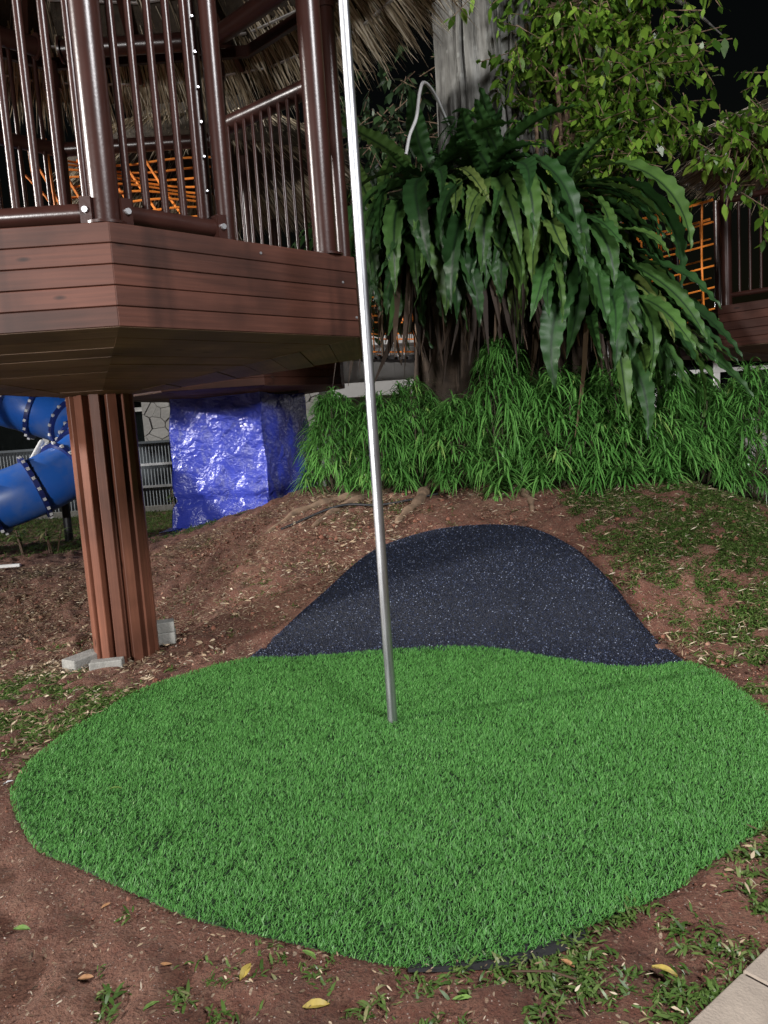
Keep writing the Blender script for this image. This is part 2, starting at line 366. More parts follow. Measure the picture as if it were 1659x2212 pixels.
# tarp
m, nt, N, L, B = new_mat('blue_tarp'); M['tarp'] = m
n1 = noise(nt, 3.0, 4, 'World')
L.new(ramp(nt, n1.outputs['Fac'], [(0.3, (0.026, 0.040, 0.31)), (0.7, (0.050, 0.072, 0.47))]), B.inputs['Base Color'])
B.inputs['Roughness'].default_value = 0.27; B.inputs['Specular IOR Level'].default_value = 0.6
w = noise(nt, 3.5, 3, 'World')
v1 = N.new('ShaderNodeTexVoronoi'); v1.feature = 'DISTANCE_TO_EDGE'; v1.inputs['Scale'].default_value = 5
mp = N.new('ShaderNodeMapping'); mp.inputs['Scale'].default_value = (1, 1, 2.0); mp.inputs['Rotation'].default_value = (0, 0.5, 0); L.new(mixc(nt, 0.35, coords(nt, 'World'), w.outputs['Color']), mp.inputs[0]); L.new(mp.outputs[0], v1.inputs['Vector'])
b1 = bump(nt, v1.outputs['Distance'], 0.38, 0.07)
n3 = noise(nt, 1.0, 5, 'World', (11, 11, 24), 0.55); n3.inputs['Distortion'].default_value = 1.2
L.new(bump(nt, n3.outputs['Fac'], 0.35, 0.03, b1), B.inputs['Normal'])
M['bolt'] = mat_plain('steel_bolt', (0.55, 0.56, 0.58), 0.35, 0.8)
m, nt, N, L, B = new_mat('lamp_glow'); M['glow'] = m
B.inputs['Emission Color'].default_value = (1, 0.98, 0.95, 1); B.inputs['Emission Strength'].default_value = 14
M['yellow_leaf'] = mat_plain('yellow_leaf', (0.36, 0.27, 0.06), 0.5, var=0.3, scale=40)
M['orange_leaf'] = mat_plain('orange_leaf', (0.28, 0.14, 0.06), 0.6, var=0.3, scale=40)
M['green_leaf'] = mat_plain('fallen_green_leaf', (0.13, 0.22, 0.05), 0.5, var=0.3, scale=40)

# ------------------------------------------------------------------ ground
GS = np.array([-90, 0, .15, .3, .8, 1.46, 2.2, 3.2, 4.6, 6, 9, 200.]); GZ = np.array([0, 0, .015, .06, .31, .585, .79, .87, .72, .45, .32, .3])
_s = np.linspace(-2, 12, 701); _g = np.interp(_s, GS, GZ); _k = np.hanning(25); _k /= _k.sum(); _g = np.convolve(np.pad(_g, 12, 'edge'), _k, 'valid')
def ground(x, y):
    x = np.asarray(x, float); y = np.asarray(y, float)
    s = y-(4.971-.2227*(np.clip(x, -4, 4)+1.014))
    g = np.interp(s, _s, _g); pl = .3*sstep(5.2, 8.5, y)
    W = np.interp(x, [-4, -3.2, -2.5, -1.8, -.8, 2.6, 3.3, 4.2], [0, .02, .10, .42, 1, 1, .6, .2])
    return pl+W*(np.maximum(g, pl)-pl)
TURF = [(-1.719,3.222),(-1.741,3.313),(-1.77,3.514),(-1.746,3.776),(-1.669,4.078),(-1.533,4.461),(-1.321,4.722),(-1.008,4.944),(-0.73,4.92),(-0.452,4.89),(-0.058,4.885),(0.449,4.815),(0.806,4.653),(1.095,4.43),(1.302,4.299),(1.462,4.275),(1.703,4.29),(1.774,4.037),(1.77,3.715),(1.739,3.474),(1.7,3.212),(1.576,2.91),(1.427,2.699),(1.277,2.557),(1.124,2.437),(0.906,2.286),(0.856,2.235),(0.783,2.195),(0.556,2.094),(0.332,1.994),(0.186,1.964),(0.07,1.953),(-0.057,1.964),(-0.187,2.014),(-0.324,2.074),(-0.513,2.155),(-0.703,2.246),(-0.985,2.437),(-1.201,2.588),(-1.366,2.699),(-1.487,2.849),(-1.628,3.051)]
TURF = [(float(p[0]), float(p[1])) for p in catmull([(*p, 0) for p in TURF]+[(*TURF[0], 0)], 4)[:-1]]

def axis_coords(fine0, fine1, step, lo, hi):
    a = list(np.arange(fine0, fine1+1e-6, step)); s = step; p = fine0; left = []
    while p > lo: s *= 1.35; p -= s; left.append(p)
    s = step; p = a[-1]; right = []
    while p < hi: s *= 1.35; p += s; right.append(p)
    return np.array(left[::-1]+a+right)
gx = axis_coords(-4.4, 4.2, 0.03, -120, 120); gy = axis_coords(0.9, 8.4, 0.03, -40, 200)
X, Y = np.meshgrid(gx, gy); Z = ground(X, Y)
near = ((X > -5) & (X < 5) & (Y < 10)).astype(float)
on_pad = inside(TURF, X, Y)
MND0 = [(-0.95,4.93),(-0.794,5.2),(-0.477,5.52),(-0.199,5.82),(0.062,5.98),(0.475,6.05),(0.909,5.97),(1.16,5.8),(1.35,5.5),(1.47,5.15),(1.54,4.8),(1.60,4.5),(1.63,4.2),(1.3,4.1),(0.8,4.5),(-0.05,4.7),(-0.73,4.8)]
on_pad |= inside(MND0, X, Y)
rough = (fbm(X*2.2, Y*2.2, 3, 3)*0.035+fbm(X*11, Y*11, 3, 5)*0.045+np.maximum(0, fbm(X*6, Y*6, 2, 9)-0.15)*0.05)*near
flat = np.clip(edge_dist(TURF, X, Y)/0.25, 0, 1); flat = np.where(on_pad, 0, 0.25+0.75*flat)
Z = Z+rough*flat-np.where(on_pad, 0.03*np.clip((edge_dist(TURF, X, Y)-0.02)/0.08, 0, 1), 0)
nx, ny = len(gx), len(gy); idx = np.arange(nx*ny).reshape(ny, nx)
F = np.stack([idx[:-1, :-1], idx[:-1, 1:], idx[1:, 1:], idx[1:, :-1]], -1).reshape(-1, 4)
g_o = link('ground', np_mesh('ground', np.stack([X, Y, Z], -1).reshape(-1, 3), F, smooth=True), M['soil'], kind='structure')
def gz(x, y): return float(ground(x, y))

# ------------------------------------------------------------------ artificial turf
turf = thing('artificial_turf', 'rounded mat of bright green artificial grass around the steel pole', 'turf mat', (0, 3.4, 0))
def put(o, parent):
    """keep world coordinates of a part built in world space"""
    o.parent = parent; o.matrix_parent_inverse = Matrix.Translation(-Vector(parent.location)); return o
def draped(poly, off, step=0.06, skirt=0.04):
    xs = [p[0] for p in poly]; ys = [p[1] for p in poly]
    cx, cy = np.mean(xs), np.mean(ys); rings = 28; n = len(poly); V = []; F = []
    for r in range(rings+1):
        t = r/rings
        for (x, y) in poly:
            px, py = cx+(x-cx)*t, cy+(y-cy)*t
            edge = off*(1-max(0, (t-0.985))/0.015*0.6)
            V.append((px, py, gz(px, py)+edge))
    for (x, y) in poly: V.append((x, y, gz(x, y)-skirt))
    for r in range(rings+1):
        for k in range(n): F.append((r*n+k, r*n+(k+1) % n, (r+1)*n+(k+1) % n, (r+1)*n+k))
    return np.array(V), np.array(F)
TB = np.array(TURF); TB = [tuple(q) for q in TB.mean(0)+(TB-TB.mean(0))*0.985]
V, F = draped(TB, 0.008)
put(link('backing', np_mesh('backing', V, F, smooth=True), M['turf_back']), turf)
nb = 230000
px = RNG.uniform(-1.85, 1.85, int(nb*1.9)); py = RNG.uniform(1.9, 5.0, int(nb*1.9)); k = inside(TURF, px, py)
px, py = px[k][:nb], py[k][:nb]; n = len(px)
ang = fbm(px*14, py*14, 2, 25)*1.5+0.6+RNG.normal(0, 1.3, n)
D = np.stack([np.cos(ang)*0.75, np.sin(ang)*0.75, RNG.uniform(0.55, 1.2, n)], 1)
hgt = RNG.uniform(0.017, 0.029, n)*(1+0.12*fbm(px*4, py*4, 2, 31))
tone = np.clip(RNG.beta(2.0, 2.2, n)+0.05*fbm(px*2.5, py*2.5, 3, 41), 0, 1)
V, F, R = blades(np.stack([px, py, ground(px, py)+0.010], 1), D, hgt, RNG.uniform(0.0026, 0.0042, n), RNG.uniform(0.05, 0.5, n), (1.0, 0.85, 0.1), rnd=tone)
put(link('pile', np_mesh('pile', V, F, R), M['turf'], kind='stuff'), turf)
# a strip of black backing cloth peeping out along the front edge
m = MB(); pts = [(-0.02, 1.945), (0.10, 1.935), (0.24, 1.945), (0.42, 1.995), (0.50, 2.03)]
V = []; 
for i, (x, y) in enumerate(pts):
    w = (0.002, 0.002, 0.010, 0.008, -0.01, -0.005, 0.014, 0.0)[i]
    V += [(x, y+0.06, gz(x, y)+0.010), (x+w*0.5, y-w, gz(x, y)+0.008)]
m.add(V, [(2*i, 2*i+1, 2*i+3, 2*i+2) for i in range(len(pts)-1)])
put(m.build('backing_cloth', M['black_cloth']), turf)

# ------------------------------------------------------------------ rubber mound
MOUND = [(-0.995,4.90),(-0.90,5.10),(-0.794,5.26),(-0.477,5.574),(-0.199,5.885),(0.062,6.04),(0.475,6.103),(0.909,6.023),(1.202,5.857),(1.404,5.553),(1.526,5.184),(1.59,4.822),(1.643,4.568),(1.68,4.27),
         (1.462,4.24),(1.302,4.265),(1.095,4.40),(0.806,4.62),(0.449,4.78),(-0.058,4.85),(-0.452,4.855),(-0.73,4.885)]
MOUND = [(float(p[0]), float(p[1])) for p in catmull([(*p, 0) for p in MOUND]+[(*MOUND[0], 0)], 5)[:-1]]
mound = thing('rubber_mound', 'dark blue-black rubber crumb mound sloping up behind the green turf', 'mound', (0.35, 5.2, 0))
def mound_off(x, y):
    d = edge_dist(MOUND, x, y)
    return 0.008+0.085*np.clip(1-(1-np.clip(d/0.10, 0, 1))**2, 0, 1)*sstep(4.75-0.22*(np.asarray(x)-0.3), 5.3-0.22*(np.asarray(x)-0.3), y)
xs = np.arange(-1.06, 1.76, 0.022); ys = np.arange(4.18, 6.2, 0.022); X, Y = np.meshgrid(xs, ys)
ins = inside(MOUND, X, Y)
cx, cy = 0.35, 5.15; rings = 40; n = len(MOUND); V = []; F = []
P2 = np.array(MOUND)
for r in range(rings+1):
    t = 1-(1-r/rings)**1.5
    q = np.array([cx, cy])+(P2-[cx, cy])*t
    o = mound_off(q[:, 0], q[:, 1]); V.append(np.stack([q[:, 0], q[:, 1], ground(q[:, 0], q[:, 1])+o+fbm(q[:, 0]*4, q[:, 1]*4, 2, 3)*0.008], 1))
V.append(np.stack([P2[:, 0], P2[:, 1], ground(P2[:, 0], P2[:, 1])-0.05], 1))
V = np.concatenate(V)
for r in range(rings+1):
    for k in range(n): F.append((r*n+k, r*n+(k+1) % n, (r+1)*n+(k+1) % n, (r+1)*n+k))
put(link('rubber_surface', np_mesh('rubber_surface', V, np.array(F), smooth=True), M['rubber']), mound)
ng = 62000
px = RNG.uniform(-1.02, 1.72, ng*2); py = RNG.uniform(4.2, 6.15, ng*2); k = inside(MOUND, px, py); px, py = px[k][:ng], py[k][:ng]; n = len(px)
pz = ground(px, py)+mound_off(px, py)+fbm(px*4, py*4, 2, 3)*0.008+0.001
s = RNG.uniform(0.0026, 0.0052, n); T = np.array([(1, 0, -.3), (-.5, .87, -.3), (-.5, -.87, -.3), (0, 0, 1.0)])
ax = RNG.normal(size=(n, 3, 3)); Q = np.linalg.qr(ax)[0]
V = (np.einsum('nij,kj->nki', Q, T)*s[:, None, None]*np.array([1.2, 1, 1]))+np.stack([px, py, pz], 1)[:, None, :]
b = (np.arange(n)*4)[:, None]; F = np.concatenate([b+np.array([q]) for q in ((0, 1, 3), (1, 2, 3), (2, 0, 3), (0, 2, 1))])
put(link('granules', np_mesh('granules', V.reshape(-1, 3), F, np.repeat(RNG.random(n), 4)), M['granule'], kind='stuff'), mound)

# ------------------------------------------------------------------ pole
PX, PY = -0.027, 3.719
pole = MB(); pole.tube([(0, 0, -0.05), (0, 0, 2.2), (0, 0, 5.2)], 0.0245, 24)
o = pole.build('climbing_pole', M['steel'], None, smooth=True, loc=(PX, PY, 0.02)); o.rotation_euler = (0, 0, 0.3)
tag(o, 'tall shiny steel pipe standing upright in the green turf', 'pole')

# ------------------------------------------------------------------ tree house
def oct_pts(c, R, z, a0=-67.16): return [Vector((c[0]+R*cos(radians(a0+45*k)), c[1]+R*sin(radians(a0+45*k)), z)) for k in range(8)]
def board_between(name, p, q, h, t, mat, parent, inset=0.0, bev=0.004, shared={}):
    """plank standing on edge between two points; local x runs along it"""
    p, q = Vector(p), Vector(q); d = q-p; L_ = d.length
    key = (round(L_, 3), h, t)
    if key not in shared:
        m = MB(); m.bevbox((L_, t, h), bev); shared[key] = m.mesh(name)
    ob = bpy.data.objects.new(name, shared[key].copy() if shared[key].materials and shared[key].materials[0] != mat else shared[key])
    COL.objects.link(ob)
    if not ob.data.materials: ob.data.materials.append(mat)
    x = d.normalized(); z = Vector((0, 0, 1)); z = (z-x*z.dot(x)).normalized(); y = z.cross(x)
    mid = (p+q)/2+y*inset
    ob.matrix_world = Matrix.Translation(mid) @ Matrix((x, y, z)).transposed().to_4x4()
    mw = ob.matrix_world.copy(); ob.parent = parent
    ob.matrix_local = mw if parent is None else Matrix.Translation(-parent.location) @ mw
    return ob

def platform(root, c, R, z0, nb, h, apex_z, skirt=True, apex_r=0.16, boards=9, faces=range(8), gap=0.002):
    top = z0+nb*h
    for k in faces:
        for i in range(nb):
            P = oct_pts(c, R, z0+(i+0.5)*h)
            jig = random.uniform(-0.0015, 0.0015)
            board_between('fascia_board', P[k], P[(k+1) % 8], h-gap*1.6, 0.022, M['fascia'], root, 0.011+jig, 0.003)
    # deck
    m = MB(); P = oct_pts(c, R-0.03, top-0.012); P2 = oct_pts(c, R-0.03, top-0.06)
    m.add(P+P2, [tuple(range(8)), tuple(range(15, 7, -1))]+[(k, 8+k, 8+(k+1) % 8, (k+1) % 8) for k in range(8)])
    put(m.build('deck', M['skirt']), root)
    if skirt:
        for k in faces:
            for i in range(boards):
                t0 = i/boards+0.0015; t1 = (i+1)/boards-0.0025
                def ring(t, dz): return oct_pts(c, (R-0.004)+(apex_r-R)*t, z0+(apex_z-z0)*t+dz)
                A, B_, C_, D_ = ring(t0, 0.0)[k], ring(t0, 0)[(k+1) % 8], ring(t1, 0)[(k+1) % 8], ring(t1, 0)[k]
                dz = random.uniform(-0.004, 0.002); m = MB(); u = Vector((0, 0, 0.02)); e = Vector((0, 0, dz))
                V = [A+e, B_+e, C_+e, D_+e, A+e+u, B_+e+u, C_+e+u, D_+e+u]
                mid = sum(V, Vector())/8; x = (B_-A).normalized(); zz = (B_-A).cross(D_-A).normalized(); yy = zz.cross(x)
                Rm = Matrix((x, yy, zz))
                m.add([Rm @ (v-mid) for v in V], [(0, 3, 2, 1), (4, 5, 6, 7), (0, 1, 5, 4), (1, 2, 6, 5), (2, 3, 7, 6), (3, 0, 4, 7)])
                ob = m.build('skirt_board', M['skirt'])
                ob.parent = root; ob.matrix_local = Matrix.Translation(-root.location) @ Matrix.Translation(mid) @ Rm.transposed().to_4x4()
    return top

def thatch_roof(root, c, R, z_eave, slope, n_str, inner, top_r=0.15, length=0.9, detail=True, half=None):
    """cone of thatch: dark underlayer, strands, rafters, purlin ring, battens"""
    def zr(r): return z_eave+(R-r)*slope
    seg = 48; V = []; F = []
    rr = [R-0.16, R-0.5, R*0.6, top_r]
    for r in rr:
        for k in range(seg): a = 2*pi*k/seg; V.append((c[0]+r*cos(a), c[1]+r*sin(a), zr(r)+0.09))
    for r in rr:
        for k in range(seg): a = 2*pi*k/seg; V.append((c[0]+r*cos(a), c[1]+r*sin(a), zr(r)+0.24))
    K = len(rr)
    for j in range(K-1):
        for k in range(seg):
            k2 = (k+1) % seg
            F.append((j*seg+k, (j+1)*seg+k, (j+1)*seg+k2, j*seg+k2)); F.append(((K+j)*seg+k, (K+j)*seg+k2, (K+j+1)*seg+k2, (K+j+1)*seg+k))
    for k in range(seg): F.append((k, (k+1) % seg, K*seg+(k+1) % seg, K*seg+k))
    th = put(link('thatch_layer', np_mesh('thatch_layer', np.array(V), np.array(F)), M['thatch_dark']), root)
    parts = []
    # hanging strands seen from below and at the eave
    for lay, (r0, r1, ln, dz, w, share) in enumerate([(R*0.35, R-0.75, length*0.6, 0.075, 0.010, 0.05), (R-0.72, R-0.45, length, 0.055, 0.016, 0.24), (R-0.75, R-0.52, length*1.0, 0.12, 0.014, 0.2), (R-0.6, R-0.45, length*0.95, 0.26, 0.014, 0.16)]):
        m_ = int(n_str*share); a = RNG.random(m_)*2*pi
        clump = np.floor(a*28)/28; a = a+(RNG.random(m_)-0.5)*0.02
        r = RNG.uniform(r0, r1, m_); jit = RNG.normal(0, 0.10, m_)+0.12*np.sin(clump*91)
        P_ = np.stack([c[0]+r*np.cos(a), c[1]+r*np.sin(a), zr(r)+dz+RNG.uniform(-0.035, 0.035, m_)], 1)
        D_ = np.stack([np.cos(a+jit), np.sin(a+jit), np.full(m_, -slope)+RNG.normal(0, 0.05, m_)], 1)
        parts.append(blades(P_, D_, ln*RNG.uniform(0.72, 1.08, m_), w*RNG.uniform(0.6, 1.3, m_), RNG.uniform(0.02, 0.16, m_), (1, 1, 0.85, 0.5, 0.08), roll=RNG.uniform(-1.2, 1.2, m_), curl=RNG.normal(0, 0.05, m_)))
    V, F, Rn = cat_leaves(parts)
    put(link('thatch_strands', np_mesh('thatch_strands', V, F, Rn), M['thatch'], kind='stuff'), root)
    if detail:
        for k in range(16):
            a = radians(-67.16+22.5*k+4)
            p = (c[0]+(R-0.42)*cos(a), c[1]+(R-0.42)*sin(a), zr(R-0.42)+0.0); q = (c[0]+0.2*cos(a), c[1]+0.2*sin(a), zr(0.2)+0.0)
            board_between('rafter', p, q, 0.09, 0.05, M['brown'], root)
        for rb in (R-0.34, R-0.62, R-0.95, R-1.3):
            for k in range(16):
                a = radians(22.5*k-67.16); b_ = radians(22.5*(k+1)-67.16-1.2)
                board_between('batten', (c[0]+rb*cos(a), c[1]+rb*sin(a), zr(rb)+0.058), (c[0]+rb*cos(b_), c[1]+rb*sin(b_), zr(rb)+0.058), 0.012, 0.035, M['batten'], root)
        P = oct_pts(c, R-0.62, zr(R-0.62)-0.10)
        for k in range(8): board_between('purlin', P[k], P[(k+1) % 8], 0.10, 0.05, M['brown'], root)

C1 = (-1.86, 5.256); R1 = 1.930; DECK = 2.45
house = thing('tree_house', 'brown octagonal tree house with boarded deck, dark railings and thatched roof nearest the camera', 'tree house', (C1[0], C1[1], 0), 'thatched tree houses')
platform(house, C1, R1, 2.0, 5, 0.09, 1.80)
OP = oct_pts(C1, R1, DECK)
def ab(k, t, z, inset=0.075):
    p, q = OP[k], OP[(k+1) % 8]; d = (q-p).normalized(); n_ = Vector((-d.y, d.x, 0)); v_ = p.lerp(q, t)+n_*inset; v_.z = z; return v_
PR = oct_pts(C1, R1-0.10, DECK)
for k in range(8):                                         # corner posts and their flange collars
    p = PR[k] if k != 1 else ab(0, 0.90, DECK)
    r = 0.066 if k in (0, 1, 7) else 0.055
    po = put(tube_obj('post', [(p.x, p.y, DECK-0.02), (p.x, p.y, 4.72)], r, M['brown'], None, 20), house)
    for za, zb, ra_ in ((DECK, DECK+0.012, r+0.03), (4.50, 4.62, r+0.018)):
        cm = MB(); cm.tube([(p.x, p.y, za), (p.x, p.y, zb)], ra_, 16); cl = cm.build('collar', M['brown'], None, smooth=True); cl.parent = po
RB = oct_pts(C1, R1-0.13, 4.80)
for k in range(8):                                         # ring beam of pipes with end flanges
    p, q = RB[k], RB[(k+1) % 8]; d = (q-p)
    bo = put(tube_obj('ring_beam', [p+d*0.07, p+d*0.93], 0.075, M['brown'], None, 20), house)
    for t in (0.075, 0.915):
        fm = MB(); fm.tube([p+d*t, p+d*(t+0.012)], 0.105, 18); f_ = fm.build('flange', M['brown'], None, smooth=True); f_.parent = bo
# railing of the front right face: pipe rail and five fat balusters up to the ring beam, then an open gap for the pole
def fat_rail(k, t0, t1, ts):
    rail = put(tube_obj('bottom_rail', [ab(k, t0, 2.508), ab(k, t1, 2.508)], 0.043, M['brown'], None, 18), house)
    for t in (t0-0.012, t1+0.004):
        m = MB(); p = ab(k, t, 2.508); d = (OP[(k+1) % 8]-OP[k]).normalized(); Rz = Matrix.Rotation(atan2(d.y, d.x), 3, 'Z')
        m.box(p+d*0.012, (0.05, 0.115, 0.115), Rz); b_ = m.build('bracket', M['brown'], None); b_.parent = rail
        m = MB(); q = p+d*0.012-Vector((-d.y, d.x, 0))*0.058; m.tube([q, q-Vector((-d.y, d.x, 0))*0.012], 0.014, 8); b_ = m.build('bolt', M['bolt'], None, smooth=True); b_.parent = rail
    for t in ts:
        p = ab(k, t, 0); b_ = tube_obj('baluster', [(p.x, p.y, 2.53), (p.x, p.y, 4.74)], 0.0185, M['brown'], None, 14); b_.parent = rail
    return rail
L_ = (OP[1]-OP[0]).length
fat_rail(0, 0.075, 0.40, (0.100, 0.160, 0.226, 0.292, 0.357))
for k in (4, 5, 6):
    fat_rail(k, 0.07, 0.93, [0.11+0.0705*i for i in range(12)])
fat_rail(7, 0.05, 0.92, [0.925-0.0705*i for i in range(13)])
p = ab(0, 0.452, 0); put(tube_obj('post', [(p.x, p.y, DECK-0.01), (p.x, p.y, 4.74)], 0.045, M['brown'], None, 18), house)
p = ab(0, 0.435, 0, 0.20); sp = put(tube_obj('post', [(p.x, p.y, DECK-0.01), (p.x, p.y, 4.74)], 0.036, M['brown'], None, 14), house)
for i in range(9):
    m = MB(); m.tube([(p.x+0.02, p.y-0.03, 2.55+0.165*i), (p.x+0.026, p.y-0.045, 2.55+0.165*i)], 0.0055, 8); b_ = m.build('bolt', M['bolt'], None, smooth=True); b_.parent = sp
# guard rail with thin bars behind the opening
ra, rb_ = Vector((-0.24, 4.555, 3.395)), Vector((-0.87, 5.075, 3.395)); d = rb_-ra
gr = put(tube_obj('guard_rail', [ra, rb_], 0.052, M['brown'], None, 20), house)
nrm = Vector((-d.y, d.x, 0)).normalized()
for i in range(10):
    t = 0.10+0.0915*i; q = ra+d*t+nrm*0.05 if nrm.y < 0 else ra+d*t-nrm*0.05
    b_ = tube_obj('thin_bar', [(q.x, q.y, DECK-0.01), (q.x, q.y, 3.352), (q.x, q.y, 3.366)], [0.0105, 0.0105, 0.004], M['brown'], None, 10); b_.parent = gr
b_ = put(tube_obj('post', [(rb_.x, rb_.y, DECK-0.01), (rb_.x, rb_.y, 3.43)], 0.04, M['brown'], None, 14), house)
# dark rail round the far side
for k in (3, 4):
    put(tube_obj('far_rail', [ab(k, 0.03, 4.02, 0.06), ab(k, 0.97, 4.02, 0.06)], 0.058, M['black'] if False else M['brown'], None, 14), house)
thatch_roof(house, C1, 3.02, 4.60, 0.72, 15000, 1.6, length=0.62)
# column of upright planks, alternately proud and set back
colm = MB(); colm.tube([(C1[0], C1[1], -0.1), (C1[0], C1[1], 1.86)], 0.148, 16); core = put(colm.build('support_column', M['column'], None, smooth=True), house)
mm = MB(); mm.bevbox((0.085, 0.066, 1.92), 0.004); pl = mm.mesh('plank'); pl.materials.append(M['column'])
for i in range(12):
    a = 2*pi*i/12+0.16
    ob = bpy.data.objects.new('plank', pl); COL.objects.link(ob); r = 0.172
    ob.location = (C1[0]+r*cos(a), C1[1]+r*sin(a), 0.90+random.uniform(-0.02, 0)); ob.rotation_euler = (0, 0, a+random.uniform(-.03, .03))
    ob.parent = core
for i, (t, zz) in enumerate([(0.55, 2.40), (0.93, 2.30), (0.99, 2.11)]):           # a few screw heads in the fascia
    q = ab(0, t, zz, -0.001); m = MB(); n_ = (q-ab(0, t, zz, 0.05)).normalized(); m.tube([q, q+n_*0.004], 0.007, 8); put(m.build('screw', M['bolt'], None, smooth=True), house)

# concrete blocks at the column foot
def block(label, loc, rz, size=(0.20, 0.10, 0.08), tilt=0.0):
    m = MB(); m.bevbox(size, 0.005); z = gz(loc[0], loc[1])+size[2]/2-0.008+(loc[2] if len(loc) > 2 else 0)
    o = m.build('concrete_block', M['concrete'], None, loc=(loc[0], loc[1], z), rot=(tilt, 0, rz)); tag(o, label, 'block', 'concrete blocks at the column foot'); return o
block('pale concrete block lying at the left foot of the wooden column', (-2.10, 5.09), radians(62), (0.26, 0.13, 0.085), 0.03)
block('grey concrete block lying across the front foot of the wooden column', (-1.90, 4.965), radians(8), (0.21, 0.09, 0.075))
block('lower grey concrete block of the small stack right of the column', (-1.635, 5.42), radians(12), (0.15, 0.12, 0.085))
block('upper grey concrete block of the small stack right of the column', (-1.64, 5.425, 0.084), radians(16), (0.15, 0.12, 0.075))

# ------------------------------------------------------------------ second platform wrapped in the tarp, bridge, third platform
C2 = (-1.80, 10.0)
h2 = thing('tree_house', 'distant thatched tree house rising behind the blue tarp', 'tree house', (C2[0], C2[1], 0), 'thatched tree houses')
platform(h2, C2, 1.50, 2.0, 5, 0.09, 1.88, boards=6)
for k, p in enumerate(oct_pts(C2, 1.40, 2.45)):
    put(tube_obj('post', [(p.x, p.y, 2.44), (p.x, p.y, 4.45)], 0.055, M['brown'], None, 12), h2)
    q = oct_pts(C2, 1.40, 3.4)[(k+1) % 8]
    if k not in (1, 2): put(tube_obj('rail', [(p.x, p.y, 3.4), q], 0.04, M['brown'], None, 10), h2)
thatch_roof(h2, C2, 1.95, 4.28, 0.7, 7000, 1.2, length=0.55, detail=False)
m = MB(); m.tube([(C2[0], C2[1], 0.2), (C2[0], C2[1], 1.95)], 0.18, 12); put(m.build('support_column', M['column'], None, smooth=True), h2)
m = MB(); m.box((-1.25, 9.62, 1.98), (0.5, 0.5, 0.10), Matrix.Rotation(0.3, 3, 'Z')); put(m.build('bearing_frame', M['black'], None), h2)

C3 = (5.22, 8.75)
h3 = thing('tree_house', 'partly seen thatched tree house at the right edge beyond the rope bridge', 'tree house', (C3[0], C3[1], 0), 'thatched tree houses')
platform(h3, C3, 1.80, 2.03, 5, 0.085, 1.85, boards=6)
for k, p in enumerate(oct_pts(C3, 1.68, 2.45)):
    put(tube_obj('post', [(p.x, p.y, 2.44), (p.x, p.y, 4.05)], 0.052, M['brown'], None, 12), h3)
P3 = oct_pts(C3, 1.66, 0)
for k in (6, 7, 0, 5):
    p, q = P3[k], P3[(k+1) % 8]
    if k == 5: continue
    rl = put(tube_obj('top_rail', [(p.x, p.y, 3.5), (q.x, q.y, 3.5)], 0.032, M['brown'], None, 12), h3)
    put(tube_obj('bottom_rail', [(p.x, p.y, 2.56), (q.x, q.y, 2.56)], 0.026, M['brown'], None, 12), h3)
    for i in range(11):
        t = 0.09+0.082*i; b_ = p.lerp(q, t); bb = tube_obj('baluster', [(b_.x, b_.y, 2.56), (b_.x, b_.y, 3.5)], 0.014, M['brown'], None, 8); bb.parent = rl
thatch_roof(h3, C3, 1.80, 3.98, 0.36, 5000, 1.2, length=0.5, detail=False)
m = MB(); m.tube([(C3[0], C3[1], 0.1), (C3[0], C3[1], 1.9)], 0.18, 12); put(m.build('support_column', M['column'], None, smooth=True), h3)

def net_bridge(a, b, label, z0=2.42, h=1.05, width=0.8, nv=21, nh=6):
    a, b = Vector(a), Vector(b); d = b-a; n_ = Vector((-d.y, d.x, 0)).normalized()
    root = thing('rope_bridge', label, 'rope bridge', (a.x, a.y, 0), None)
    def sag(t): return -0.16*4*t*(1-t)
    for s in (-1, 1):
        for j in range(nh):
            pts = [a+d*(i/24)+n_*(s*width/2*(1+0.12*j/nh))+Vector((0, 0, z0+h*j/(nh-1)+sag(i/24))) for i in range(25)]
            put(tube_obj('rope', pts, 0.014 if j == nh-1 else 0.010, M['orange'], None, 6), root)
        for i in range(nv):
            t = (i+0.5)/nv; q0 = a+d*t+n_*(s*width/2)+Vector((0, 0, z0+sag(t)-0.02)); q1 = a+d*t+n_*(s*width/2*1.12)+Vector((0, 0, z0+h+sag(t)))
            mid = (q0+q1)/2+d.normalized()*random.uniform(-0.015, 0.015)
            r_ = put(tube_obj('rope', [q0, mid, q1], 0.0105, M['orange'], None, 6), root)
            f_ = tube_obj('end_sleeve', [q0-Vector((0, 0, 0.03)), q0+Vector((0, 0, 0.07))], 0.016, M['grey_plastic'], None, 6); f_.parent = r_
    for i in range(34):
        t = (i+0.5)/34; c_ = a+d*t+Vector((0, 0, z0-0.06+sag(t))); m = MB(); m.box((0, 0, 0), (0.085, width, 0.05), Matrix.Rotation(atan2(d.y, d.x), 3, 'Z'))
        put(m.build('deck_slat', M['black'], None, loc=c_), root)
net_bridge((-0.42, 9.9, 0), (3.62, 8.30, 0), 'orange rope net bridge running behind the big tree')
